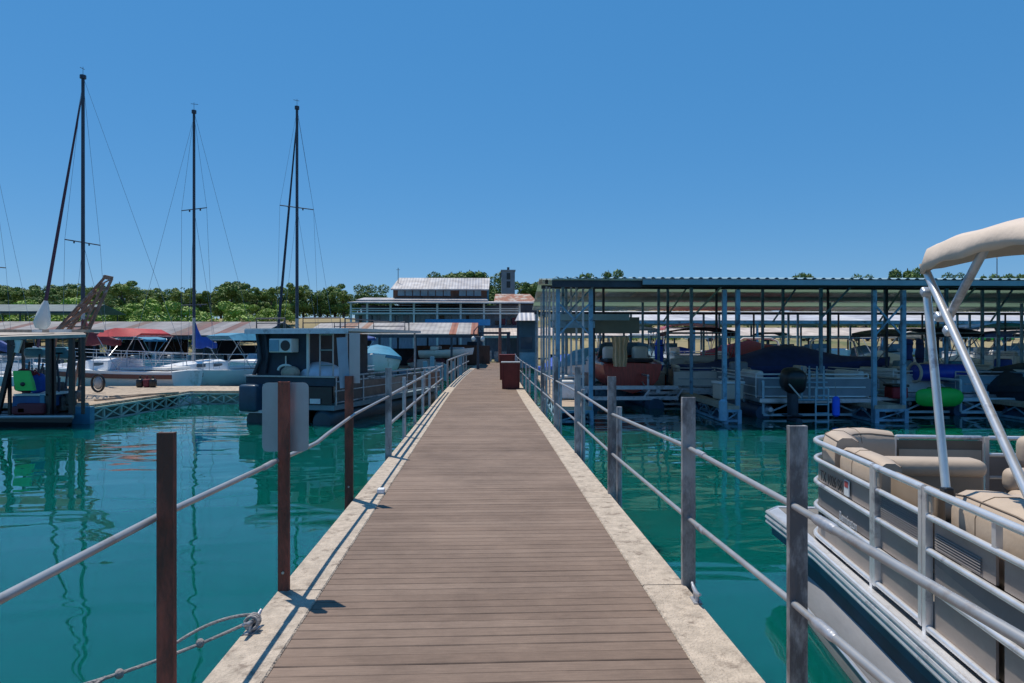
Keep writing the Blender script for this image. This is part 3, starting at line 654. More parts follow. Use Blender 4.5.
# tower
yt = 150
t = thing('water_tower', 'square concrete tower with dark openings behind the restaurant roof', 'tower', (X(508, yt), yt, float(ground_h(2, yt))))
zg = float(ground_h(2, yt)); hz = Z(270.5, yt) - zg
q = MB(); q.b2((-1.45, -1.45, 0), (1.45, 1.45, hz)); q.build('wall', mat('grey blue concrete', (.17, .20, .25), .85, 0, .2, .6), t)
q = MB(); q.b2((-1.6, -1.6, hz - .25), (1.6, 1.6, hz + .003)); q.build('parapet', mat('grey blue concrete cap', (.20, .23, .28), .85, 0, .2, .6), t)
for zz in (1.2, 3.0):
    q = MB(); q.b2((-.35, -1.49, hz - zz - .9), (.45, -1.455, hz - zz + .5)); q.build('opening', M_black, t)
q = MB(); q.b2((-1.75, -.6, hz - 1.4), (-1.46, .6, hz - .6)); q.b2((-.2, -.2, hz), (.3, .3, hz + .7)); q.build('antenna', M_darksteel, t)

# far left shed on the shore
shed('green roofed marina shed by the wooded shore on the far left', X(-60, 95), X(80, 95), 95, 101, 107, Z(312, 95), Z(305.5, 101), stripe_roof('dull green shed roof', [(.12, .17, .17), (.10, .14, .15)], 4, 2), M_darksteel, 3.4, name='marina_shed')

# ============================================================ TREES
def leaf_mat(name, c, v=.45):
    m = mat(name, c, .65, 0, v, 1.6, 0, second=tuple(np.array(c) * 1.7), amt=.35); return m
LM = [leaf_mat('bright green leaves', (.19, .30, .04)), leaf_mat('dark green leaves', (.085, .15, .028)), leaf_mat('olive green leaves', (.13, .20, .035))]
M_bark = mat('grey brown bark', (.09, .07, .055), .9, 0, .3, 3, .4, 20)
def crown_mesh(seed, n, rx, rz, lobes, q, elong=1.):
    rs = np.random.RandomState(seed)
    C = []
    for k in range(lobes):
        a = rs.uniform(0, 2 * PI); rad = rs.uniform(.15, .72) * rx; h = rs.uniform(.18, .86) * rz
        s = rs.uniform(.26, .46) * rx * (1.15 - .45 * h / rz)
        C.append((rad * math.cos(a), rad * math.sin(a), h, s))
    C = np.array(C); idx = rs.randint(0, lobes, n)
    d = rs.normal(size=(n, 3)); d /= np.linalg.norm(d, axis=1)[:, None]
    rr_ = rs.uniform(.55, 1.08, n) ** .6
    P = C[idx, :3] + d * (C[idx, 3] * rr_)[:, None] * np.array([1, 1, .8])
    nr = d + rs.normal(size=(n, 3)) * .55; nr /= np.linalg.norm(nr, axis=1)[:, None]
    t = np.cross(nr, rs.normal(size=(n, 3))); t /= np.linalg.norm(t, axis=1)[:, None]
    b = np.cross(nr, t); s = (rs.uniform(.5, 1.2, n) * q)[:, None]
    V = np.stack([P - t * s, P - b * s * .55, P + t * s, P + b * s * .55], 1).reshape(-1, 3)
    me = bpy.data.meshes.new('crown'); Fc = np.arange(4 * n).reshape(-1, 4)
    me.from_pydata(V.tolist(), [], Fc.tolist()); return me, C
def tree_proto(name, label, seed, n, rx, H, m, q=.2, lobes=12, k_low=True):
    t = thing(name, label, 'tree', (0, 0, -500))
    me, C = crown_mesh(seed, n, rx, H * .92, lobes, q); me.materials.append(m)
    me.transform(Matrix.Translation((0, 0, H * (.04 if k_low else .14))))
    o = bpy.data.objects.new('crown', me); COL.objects.link(o); o.parent = t; KIDS.setdefault(t.name, []).append(o)
    q_ = MB(); q_.cyl((0, 0, -.4), (.1, 0, H * .45), .05 * H * .6, .03 * H * .6, 8)
    for c in C[:6]: q_.cyl((.08, 0, H * random.uniform(.2, .42)), (c[0] * .9, c[1] * .9, c[2] + H * .15), .02 * H * .5, .006 * H, 5)
    q_.build('trunk', M_bark, t, True)
    return t
protos = [tree_proto('bushy_tree', 'bright green rounded bushy tree on the wooded shore left of the restaurant', 1, 5200, 3.4, 6.0, LM[0], .15, 13),
          tree_proto('bushy_tree', 'bright green rounded bushy tree on the wooded shore left of the restaurant', 2, 5200, 3.0, 5.2, LM[0], .14, 11),
          tree_proto('oak_tree', 'dark green tree on the wooded hill behind the marina', 3, 4800, 3.8, 8.2, LM[1], .18, 14),
          tree_proto('oak_tree', 'dark green tree on the wooded hill behind the marina', 4, 4800, 3.3, 7.4, LM[1], .18, 12),
          tree_proto('leafy_tree', 'mid green upright leafy tree on the hill behind the marina', 5, 4800, 2.8, 8.6, LM[2], .17, 14)]
used = [False] * 5
def put_tree(k, px, y, pytop, lab=None, grp=None, wide=1.):
    x = X(px, y); g = float(ground_h(x, y)); top = Z(pytop, y)
    H = [6.0, 5.2, 8.2, 7.4, 8.6][k]
    s = max(.3, (top - g) / (H * .93))
    c = protos[k] if not used[k] else copy_tree(protos[k]); used[k] = True
    c.location = (x, y, g); c.rotation_euler = (0, 0, random.uniform(0, 6)); c.scale = (s * wide, s * wide, s)
    c['group'] = grp or {0: 'bright bushy trees', 1: 'bright bushy trees', 2: 'dark trees on the hill', 3: 'dark trees on the hill', 4: 'leafy trees by the dry field'}[k]
    if lab: c['label'] = lab; c['group'] = grp or lab
    return c
rt = random.Random(5)
def skyline(px): return 286.5 + 2.5 * math.sin(px * .045) + 1.6 * math.sin(px * .13 + 1)
for px in range(-60, 232, 9):                                   # back row, dark
    put_tree(rt.choice((2, 3, 4, 4)), px + rt.uniform(-3, 3), rt.uniform(168, 185), skyline(px) + rt.uniform(-3.5, 6.5), wide=rt.uniform(.95, 1.4))
for px in range(-30, 120, 19):
    put_tree(rt.choice((2, 3, 2)), px + rt.uniform(-4, 4), rt.uniform(142, 155), 297 + rt.uniform(-3, 3), wide=1.25)
for px, top in ((10, 297), (38, 300), (66, 294), (92, 297), (118, 301), (140, 297), (158, 302), (176, 298), (201, 304), (222, 298), (128, 306), (185, 306)):
    put_tree(rt.choice((0, 1)), px, rt.uniform(126, 136), top + 1, wide=1.35)
for px in range(232, 352, 8):
    put_tree(4 if px % 20 else 3, px + rt.uniform(-3, 3), rt.uniform(163, 176), 285 + rt.uniform(-3.5, 6), wide=rt.uniform(.9, 1.35))
for px in (236, 262, 281): put_tree(1, px, 150, 304 + rt.uniform(-2, 2), wide=1.3)
for px in range(356, 395, 10): put_tree(2, px, 172, 284 + rt.uniform(-1, 2), wide=1.1)
for px, top in ((437, 274), (447, 272), (456, 271), (465, 270), (474, 270.5), (483, 272), (492, 275), (499, 279), (524, 281), (531, 282), (538, 282)):
    put_tree(rt.choice((2, 3)), px, 165, top, wide=1.1)
for px, top in ((581, 272), (594, 271), (612, 269.5), (800, 272), (808, 273), (856, 274), (866, 273), (893, 268), (903, 266), (913, 266.5), (926, 268), (938, 272), (950, 272), (985, 272), (1008, 272), (1020, 271)):
    put_tree(rt.choice((2, 3)), px, 150, top, 'dark treetop just showing above the long slip shed roof', 'treetops above the slip shed roof', wide=.7)
for px in range(560, 1060, 26):
    put_tree(rt.choice((2, 4)), px + rt.uniform(-6, 6), rt.uniform(136, 146), 300 + rt.uniform(-8, 5), 'tree on the far shore seen between the shed columns', 'trees seen through the shed', wide=1.0)
for px in range(556, 1060, 17):
    put_tree(rt.choice((0, 2, 3)), px + rt.uniform(-6, 6), rt.uniform(104, 112), rt.uniform(326, 333), 'low tree on the near shore glimpsed below the pale shed roofs', 'low trees below the far shed roofs', wide=1.5)
# woods filling behind the individual trees
def woods():
    rs = np.random.RandomState(9); n = 42000
    px = rs.uniform(-420, 350, n); y = rs.uniform(178, 215, n)
    u = (px - 512) / F; x = y * (u * math.cos(YAW) + math.sin(YAW)) / (math.cos(YAW) - u * math.sin(YAW))
    g = ground_h(x, y)
    hgt = 6.0 + 1.6 * np.sin(x * .35) * np.cos(y * .3) + 1.0 * np.sin(x * .9 + 2)
    z = g + hgt * rs.uniform(.15, 1, n) ** .6
    P = np.stack([x, y, z], 1)
    nr = rs.normal(size=(n, 3)); nr[:, 2] = abs(nr[:, 2]); nr /= np.linalg.norm(nr, axis=1)[:, None]
    t = np.cross(nr, rs.normal(size=(n, 3))); t /= np.linalg.norm(t, axis=1)[:, None]; b = np.cross(nr, t)
    s = rs.uniform(.25, .55, n)[:, None]
    V = np.stack([P - t * s, P - b * s * .6, P + t * s, P + b * s * .6], 1).reshape(-1, 3)
    me = bpy.data.meshes.new('woods'); me.from_pydata(V.tolist(), [], np.arange(4 * n).reshape(-1, 4).tolist()); me.materials.append(LM[1])
    o = bpy.data.objects.new('woods', me); COL.objects.link(o)
    tag(o, 'dark mass of woodland behind the trees on the far hill', 'woods', kind='stuff')
woods()

# ============================================================ NEAR PONTOON BOAT
HB = R(8.5)
BO = (2.531, 5.369, 0)
nb = thing('pontoon_boat', 'large near pontoon boat with grey panelled fence, tan seats and beige bimini at right', 'pontoon boat', BO, -HB)
def nbp(mb, name, m, sm=False, parent=None, label=None): return mb.build(name, m, parent or nb, sm, label)
BW = 2.45; AFT = -6.9
# fence plan outline, port side: straight, round corner, then across to the gate
RC = .38
def outline(off=0.0, y_end=AFT, x_end=None, rc=RC, front=-.06):
    """points from aft port up to the bow corner and across"""
    pts = [(-off, y_end)]
    for k in range(0, 9):
        a = R(180 - k * 90 / 8); pts.append((rc + (rc + off) * math.cos(a), front - rc + (rc + off) * math.sin(a)))
    pts.append((x_end if x_end is not None else .66, front + off))
    return pts
def rail_path(z, off=0, y0=AFT, y1=None, xe=None):
    p = outline(off, y0, xe); return [(x, y, z) for x, y in p]
# deck slab and edge mouldings
def deck_poly(o):
    return [(-.07 - o, AFT - .1), (-.075 - o, -.6), (-.145 - o, .42), (-.02 - o * .3, .58 + o), (BW + .02 + o * .3, .58 + o), (BW + .145 + o, .42), (BW + .075 + o, -.6), (BW + .07 + o, AFT - .1)]
q = MB(); q.prism(deck_poly(0), .45, .528); nbp(q, 'deck', M_floor)
q = MB(); q.prism([(-.067, AFT), (-.072, -.6), (-.142, .42), (-.02, .575), (-.02, -.2), (-.02, AFT)], .529, .536); nbp(q, 'deck_trim', M_alu)
q = MB()
dp = deck_poly(.004)
for z, r in ((.528, .017), (.488, .02), (.448, .017)):
    q.tube([(x, y, z) for x, y in dp], r, 8)
nbp(q, 'deck_edge', M_alu, True)
q = MB(); q.prism([(x * .997 + .003, y) for x, y in deck_poly(-.03)], .34, .44); nbp(q, 'deck_skirt', mat('navy deck skirt', (.02, .06, .13), .35, .3, .3, 5))
q = MB(); q.prism([(-.03, AFT), (-.03, .25), (.15, .38), (BW - .15, .38), (BW + .03, .25), (BW + .03, AFT)], .16, .338); nbp(q, 'under_skin', mat('dark navy underdeck', (.015, .04, .08), .5, .2, .3, 5))
# pontoons
for xc in (.17, BW - .17):
    q = MB(); prof = []
    for y, r, dz in ((AFT, .32, 0), (-1.3, .32, 0), (-.6, .31, .0), (-.05, .26, .04), (.28, .17, .10), (.50, .06, .17), (.53, .015, .19)):
        prof.append([(xc + r * math.cos(a), y, .0 + dz + r * math.sin(a)) for a in np.linspace(0, 2 * PI, 24, endpoint=False)])
    q.loft(prof); pt = nbp(q, 'pontoon', M_tube, True)
    q = MB(); q.prism([(xc - .05, AFT), (xc - .05, .35), (xc + .05, .35), (xc + .05, AFT)], .25, .36); q.build('riser', M_alud, pt)
    q = MB(); q.tube([(xc - .315, y, .10) for y in (AFT, -3, -1.2, -.5)], .012, 6); q.build('rub_strake', M_alud, pt)
# fence: posts, rails, panels
def npanel(pts, z0, z1, name, m, th=.012, par=None):
    q = MB(); secs = []
    for i, (x, y) in enumerate(pts):
        a = pts[max(i - 1, 0)]; b = pts[min(i + 1, len(pts) - 1)]
        dx, dy = b[0] - a[0], b[1] - a[1]; L = math.hypot(dx, dy); nx, ny = dy / L, -dx / L
        secs.append([(x, y, z0), (x, y, z1), (x + nx * th, y + ny * th, z1), (x + nx * th, y + ny * th, z0)])
    q.loft(secs); return nbp(q, name, m, par)
M_pan = mat('mushroom grey fence panel', (.34, .29, .26), .42, .25, .10, 1.6, .05, 30, second=(.25, .215, .20), amt=.4, stretch=(1, .5, 1))
M_pan2 = mat('darker fence stripe', (.19, .17, .165), .5, .05, .15, 2, second=(.25, .23, .21), amt=.3)
ZR = [1.257, 1.125, .955, .775, .562]
def pts_between(y0, y1): return [(.012, y0), (.012, (y0 + y1) / 2), (.012, y1)]
bow = [(x + .0, y) for x, y in outline(-.012, -1.37, .66)]
segs = [('bow', bow), ('gate', pts_between(-2.0, -1.46)), ('a', pts_between(-2.6, -2.09)), ('b', pts_between(-4.6, -2.66)), ('c', pts_between(AFT, -4.66))]
for nm, pp in segs:
    for k, (za, zb) in enumerate(((.57, .76), (.79, .94), (.97, 1.11))):
        npanel(pp, za, zb, 'fence_panel', [M_pan, M_pan2, M_pan][k] if nm == 'bow' else M_pan)
# corrugation on the gate panel and the panel aft of it
q = MB()
for (ya, yb, za, zb) in ((-1.98, -1.48, .975, 1.105), (-2.5, -2.11, .985, 1.06)):
    for z in np.arange(za, zb, .013): q.cyl((.006, ya, z), (.006, yb, z), .0035, n=5)
nbp(q, 'panel_ribs', M_pan2)
# dark stripe under third rail with sloped edge (reflection on the panel, put into the colour)
q = MB(); q.add([(.008, -2.1, .955), (.008, -6.8, .955), (.008, -6.8, .80), (.008, -3.1, .80), (.008, -2.1, .90), (.010, -2.1, .955), (.010, -6.8, .955), (.010, -6.8, .80), (.010, -3.1, .80), (.010, -2.1, .90)], [(0, 1, 2, 3, 4), (9, 8, 7, 6, 5), (0, 5, 6, 1), (4, 9, 5, 0), (2, 7, 8, 3), (3, 8, 9, 4), (1, 6, 7, 2)]); nbp(q, 'reflection_band', M_pan2)
def rails(path, zs, r=.017):
    for i, z in enumerate(zs):
        q = MB(); q.tube([(x, y, z) for x, y in path], r if i else .02, 10); nbp(q, 'fence_rail', M_alu, True)
rails(outline(.004, -1.405, .66), ZR[:4] + [.565])
rails([(-.004, -1.44), (-.004, -2.02)], [1.257, 1.125, .955, .775, .575])
rails([(-.004, -2.06), (-.004, AFT)], ZR[:4] + [.565])
for y, z0 in ((-1.412, .53), (-1.45, .56), (-2.01, .56), (-2.055, .53), (-4.63, .53)):
    q = MB(); q.b2((-.022, y - .017, z0), (.014, y + .017, 1.268)); nbp(q, 'fence_post', M_alu)
q = MB(); q.b2((-.014, -2.645, 1.125), (.014, -2.615, 1.245)); nbp(q, 'fence_post', M_alu)
for (y) in (-1.46, -2.07):
    q = MB(); q.rbox((.0, y, 1.19), (.02, .06, .09), .008); nbp(q, 'gate_latch', M_tan)
q = MB(); q.b2((.66 - .015, -.075, .55), (.66 + .015, -.045, 1.257)); nbp(q, 'fence_post', M_alu)
# front gate and starboard fence
for z in (1.257, 1.19, .955, .775, .6):
    q = MB(); q.cyl((.70, -.06, z), (1.32, -.06, z), .017, n=10); nbp(q, 'gate_rail', M_alu, True)
q = MB(); q.b2((.70, -.08, .61), (1.32, -.068, 1.235)); nbp(q, 'gate_panel', M_tan2)
q = MB(); q.b2((.71, -.09, 1.00), (1.31, -.082, 1.165)); nbp(q, 'gate_panel', M_tan)
for x in (.70, 1.32, 1.36): q = MB(); q.b2((x - .014, -.075, .55), (x + .014, -.045, 1.265)); nbp(q, 'fence_post', M_alu)
st = [(BW - x, y) for x, y in outline(.004, AFT, BW - 1.38)]
for z in ZR: q = MB(); q.tube([(x, y, z) for x, y in st], .017, 8); nbp(q, 'fence_rail', M_alu, True)
q = MB(); secs = [[(x * .99, y - .01, .61), (x * .99, y - .01, 1.11), (x * .995, y + .002, 1.11), (x * .995, y + .002, .61)] for x, y in st]; q.loft(secs); nbp(q, 'fence_panel', M_pan)

# seats -------------------------------------------------------
def cushion_path(path, prof_w, z0, z1, name, m=M_tan, r=.05):
    """upholstered roll along a path: rounded section, width prof_w, from z0 to z1 (inside of the path)"""
    q = MB(); secs = []
    n = len(path)
    for i, (x, y) in enumerate(path):
        a = path[max(i - 1, 0)]; b = path[min(i + 1, n - 1)]
        dx, dy = b[0] - a[0], b[1] - a[1]; L = math.hypot(dx, dy); nx, ny = dy / L, -dx / L
        k = .82 if i in (0, n - 1) else 1
        zz1 = z1 - (.02 if i in (0, n - 1) else 0)
        prof = []
        for (u, v) in ((0.06, 0), (0, .10), (0, .72), (.10, .93), (.3, 1), (.68, 1), (.92, .92), (1.0, .72), (.93, .10), (.85, 0)):
            prof.append((x + nx * prof_w * (.5 + (u - .5) * k), y + ny * prof_w * (.5 + (u - .5) * k), z0 + (zz1 - z0) * v))
        secs.append(prof)
    q.loft(secs); o = nbp(q, name, m, True); o.data.set_sharp_from_angle(angle=R(75))
    for kk in (3, 6):
        q = MB(); q.tube([sc[kk] for sc in secs], .0045, 6); q.build('piping', M_tan2, o, True)
    for i in range(3, n - 2, 4):
        q = MB(); q.tube([(x_, y_, z_ + .001) for x_, y_, z_ in secs[i][1:8]], .003, 5); q.build('seam', M_tan2, o, True)
    return o
def densify(p, step=.12):
    out = [p[0]]
    for a, b in zip(p[:-1], p[1:]):
        L = math.hypot(b[0] - a[0], b[1] - a[1]); k = max(1, int(L / step))
        out += [(a[0] + (b[0] - a[0]) * t / k, a[1] + (b[1] - a[1]) * t / k) for t in range(1, k + 1)]
    return out
def arc(x0, y0, x1, y1): pass
cb = [(x, y) for x, y in outline(-.03, -.62, .60, .42, -.06)]
cushion_path(densify(cb), .21, .98, 1.335, 'backrest_cushion')
cushion_path(densify([(.055, -1.30), (.055, -.66)]), .17, .96, 1.275, 'backrest_cushion')
# seat bases and seat cushions of the port bow lounge
q = MB(); q.prism([(.05, -1.15), (.05, -.48), (.35, -.14), (.62, -.14), (.62, -1.15)], .55, .86); nbp(q, 'seat_base', M_tan2)
q = MB(); q.rbox((.42, -.7, .92), (.42, .8, .13), .05); nbp(q, 'seat_cushion', M_tan, True)
# transverse backrest, its rear face toward the open gate
q = MB(); q.rbox((.50, -1.0, 1.19), (.64, .20, .115), .055, n=4); nbp(q, 'backrest_roll', M_tan, True)
q = MB(); q.rbox((.50, -1.03, .95), (.60, .09, .44), .03); nbp(q, 'backrest_panel', mat('tan vinyl side panel', (.27, .2, .14), .6, 0, .1, 4), True)
q = MB(); q.tube([(.12, -1.05, 1.24), (.16, -1.08, 1.15), (.22, -1.09, 1.05)], .014, 8); nbp(q, 'strap', M_tan, True)
# curtain panel behind the gate, tan
q = MB(); q.rbox((.09, -1.73, 1.03), (.05, .54, .42), .02); nbp(q, 'gate_pad', mat('tan vinyl side panel', (.27, .2, .14)), True)
# starboard bow lounge
q = MB(); q.rbox((1.98, -.38, 1.20), (1.15, .17, .24), .07, n=4); nbp(q, 'backrest_cushion', M_tan, True)
q = MB(); q.rbox((1.85, -.56, 1.03), (1.28, .16, .17), .06, n=4); nbp(q, 'backrest_cushion', M_tan, True)
q = MB(); q.rbox((1.85, -.56, .78), (1.25, .12, .34), .03); nbp(q, 'backrest_panel', M_tan2, True)
q = MB(); q.rbox((1.55, -.9, .90), (.75, .62, .16), .06, n=4); nbp(q, 'seat_cushion', M_tan, True)
q = MB(); q.b2((1.2, -1.2, .55), (1.9, -.62, .82)); nbp(q, 'seat_base', M_tan2)
q = MB(); q.rbox((1.28, -1.45, .98), (1.2, .5, .17), .07, n=4, rx=R(4)); nbp(q, 'seat_cushion', M_tan, True)
q = MB(); q.b2((.72, -1.68, .55), (1.85, -1.25, .9)); nbp(q, 'seat_base', M_tan2)
q = MB(); q.rbox((2.28, -2.2, 1.1), (.20, 3.2, .34), .08, n=4); nbp(q, 'backrest_cushion', M_tan, True)
# port aft lounge right of the gate
cushion_path(densify([(.07, -2.72), (.07, -2.08)]), .28, .93, 1.285, 'backrest_cushion')
cushion_path(densify([(.07, -4.4), (.07, -2.76)]), .28, .93, 1.265, 'backrest_cushion')
q = MB(); q.rbox((.55, -2.45, 1.20), (.70, .30, .16), .07, n=4); nbp(q, 'backrest_roll', M_tan, True)
q = MB(); q.rbox((.72, -3.3, .98), (.66, 1.5, .14), .05, n=4); nbp(q, 'seat_cushion', M_tan, True)
q = MB(); q.b2((.06, -4.4, .55), (1.0, -2.2, .9)); nbp(q, 'seat_base', mat('tan vinyl side panel', (.27, .2, .14)))
# bimini --------------------------------------------------------
def nl(px, py, wy):
    """world point at pixel / world depth -> boat local"""
    p = Vector((X(px, wy), wy, Z(py, wy, px))) - Vector(BO)
    return Matrix.Rotation(HB, 4, 'Z') @ p
PB = nl(947, 497, 3.33); 
zf = [2.36, 2.5]
q = MB(); q.tube([(.02, -2.19, 1.25), (.02, -2.0, 2.23)], .020, 12); nbp(q, 'bimini_pole', M_alu, True)
q = MB(); q.rbox((.02, -2.19, 1.275), (.045, .06, .05), .01); nbp(q, 'pole_foot', M_black)
q = MB(); q.tube([(.0, -3.2, .98), (.0, -2.74, 1.51), (.0, -2.02, 2.37)], .019, 12); nbp(q, 'bimini_pole', M_alu, True)
q = MB(); q.tube([(.03, -2.19, 2.12), (.03, -2.50, 2.42)], .019, 12); nbp(q, 'bimini_pole', M_alud, True)
for (y, z) in ((-2.03, 2.25), (-2.17, 2.12), (-2.25, 2.05)):
    q = MB(); q.rbox((.0, y, z), (.046, .045, .04), .010, rx=R(40)); nbp(q, 'pole_clamp', M_alud, True)
q = MB(); q.tube([(BW - .02, -2.13, 1.25), (BW - .02, -1.91, 2.27)], .018, 10); nbp(q, 'bimini_pole', M_alu, True)
q = MB(); q.tube([(BW, -3.35, .98), (BW, -1.70, 2.40)], .018, 10); nbp(q, 'bimini_pole', M_alu, True)
# canopy: arched cloth with a hanging front and side hem
ysec = [-2.06, -2.08] + list(np.linspace(-2.11, -4.9, 56))
nx_ = 52; rows = []
for j, y in enumerate(ysec):
    t = j / (len(ysec) - 1); row = []
    dip = .03 * math.sin((y + 1.97) * PI / .55) ** 2 if y > -2.52 else .03 * math.sin((y + 2.52) * PI / .85) ** 2
    for i in range(nx_ + 1):
        u = i / nx_; x = -.02 + u * (BW + .04)
        arch = .125 * (1 - (2 * u - 1) ** 2) ** .6
        z = 2.465 + arch - dip * (1 if .02 < u < .98 else 0) + .007 * math.sin(9 * u + y * 7) + .004 * math.sin(31 * u - y * 17) + .006 * math.sin(5 * y + 14 * u * u)
        if j == 0: z -= .02
        row.append((x, y, z))
    # side hems
    hem = .09 + .012 * math.sin(y * 5) + .006 * math.sin(y * 23)
    row = [(row[0][0] - .012 + .012 * math.sin(y * 9), y, row[0][2] - hem), (row[0][0] - .015, y, row[0][2] - hem * .5), ] + row + [(row[-1][0] + .015, y, row[-1][2] - hem * .5), (row[-1][0], y, row[-1][2] - hem)]
    rows.append(row)
hemrow = [(x, y + .025, min(z, 99) - .10 if 1 < i < len(rows[0]) - 2 else z) for i, (x, y, z) in enumerate(rows[0])]
rows = [hemrow] + rows
bm = bmesh.new(); gv = [[bm.verts.new(p) for p in r_] for r_ in rows]
for a, b in zip(gv[:-1], gv[1:]):
    for i in range(len(a) - 1): bm.faces.new((a[i], a[i + 1], b[i + 1], b[i]))
bmesh.ops.recalc_face_normals(bm, faces=bm.faces)
me = bpy.data.meshes.new('bimini_canopy'); bm.to_mesh(me); bm.free(); me.materials.append(M_canvas)
me.polygons.foreach_set('use_smooth', [True] * len(me.polygons))
o = bpy.data.objects.new('bimini_canopy', me); COL.objects.link(o); o.parent = nb; KIDS.setdefault(nb.name, []).append(o)
md = o.modifiers.new('thick', 'SOLIDIFY'); md.thickness = .008
o.data.set_sharp_from_angle(angle=R(50))
for y in (-2.1, -2.50, -4.2):
    q = MB(); q.tube([(.03 + u * (BW - .06), y, 2.425 + .125 * max(0, (1 - (2 * u - 1) ** 2)) ** .6 - .012) for u in np.linspace(0, 1, 15)], .013, 8); nbp(q, 'bimini_bow', M_alud, True)
# registration number and maker's script
M_ink = mat('black lettering', (.015, .015, .018), .5, 0, .1, 5)
M_script = mat('pale script lettering', (.55, .56, .6), .4, .3, .1, 5)
def side_text(txt, size, y, z, m, nm, sx=1.0):
    # port side, read from outside: text x axis runs toward the stern (-y), seen from -x
    M = Matrix.Translation((-.006, y, z)) @ Matrix(((0, 0, -1, 0), (-1, 0, 0, 0), (0, 1, 0, 0), (0, 0, 0, 1))) @ Matrix.Diagonal((sx, 1, 1, 1))
    return text_obj(txt, size, nm, m, nb, M, .0015)
side_text('TX 1026 SK', .105, -.49, .995, M_ink, 'registration_number', .83)
side_text('Bennington', .085, -.86, .80, M_script, 'maker_script', .78)
q = MB(); q.b2((-.004, -1.02, .985), (.004, -.94, 1.085)); nbp(q, 'sticker', M_white)
q = MB(); q.b2((-.006, -1.01, 1.04), (-.003, -.95, 1.08)); nbp(q, 'sticker_print', mat('red sticker print', (.4, .06, .06), .5))
q = MB(); q.b2((-.004, -.52, .64), (.004, -.44, .745)); nbp(q, 'sticker', M_ink)
q = MB(); q.b2((-.007, -.505, .69), (-.0035, -.455, .725)); nbp(q, 'sticker_print', M_white)

# ============================================================ GENERIC BOATS
def hull_secs(L, Bm, free, draft, rise=.25, n=12, full=.55, tr=.85):
    secs = []
    for i in range(n + 1):
        t = i / n
        wv = (tr + (1 - tr) * math.sin(min(t / .5, 1) * PI / 2)) if t < .5 else max(math.cos((t - .5) / .5 * PI / 2) ** full, .015)
        wv *= Bm / 2; sheer = free + rise * t * t; kz = -draft * (1 - t ** 4) + t ** 5 * free * .4
        y = -L / 2 + L * t + (0)
        secs.append([(0, y, kz), (wv * .62, y, kz * .55 + .02), (wv * .9, y, kz * .1 + free * .25), (wv, y + .04 * t, sheer * .7), (wv * 1.03, y + .08 * t, sheer), (0, y + .08 * t, sheer + .03),
                     (-wv * 1.03, y + .08 * t, sheer), (-wv, y + .04 * t, sheer * .7), (-wv * .9, y, kz * .1 + free * .25), (-wv * .62, y, kz * .55 + .02)])
    return secs
def outboard(t, x, y, z, m=None, s=1.):
    m = m or M_black
    q = MB(); q.rbox((x, y - .12 * s, z + .38 * s), (.36 * s, .5 * s, .5 * s), .12 * s, rx=R(-12)); o = q.build('outboard_motor', m, t, True)
    q = MB(); q.rbox((x, y - .16 * s, z - .05 * s), (.16 * s, .24 * s, .55 * s), .05 * s); q.b2((x - .05, y - .02, z - .05), (x + .05, y + .15, z + .22)); q.build('motor_leg', M_darksteel, o)
    q = MB(); q.cyl((x, y - .4 * s, z - .38 * s), (x, y + .05 * s, z - .38 * s), .06 * s, .05 * s); q.build('gearcase', M_darksteel, o)
def ladder(t, x, y, z0, z1, wd=.34, m=None, rungs=4):
    q = MB()
    for sx in (-wd / 2, wd / 2): q.cyl((x + sx, y, z0), (x + sx, y, z1), .02, n=6)
    for k in range(rungs):
        z = z0 + .08 + (z1 - z0 - .16) * k / (rungs - 1); q.cyl((x - wd / 2, y, z), (x + wd / 2, y, z), .018, n=6)
    q.build('ladder', m or M_alud, t)
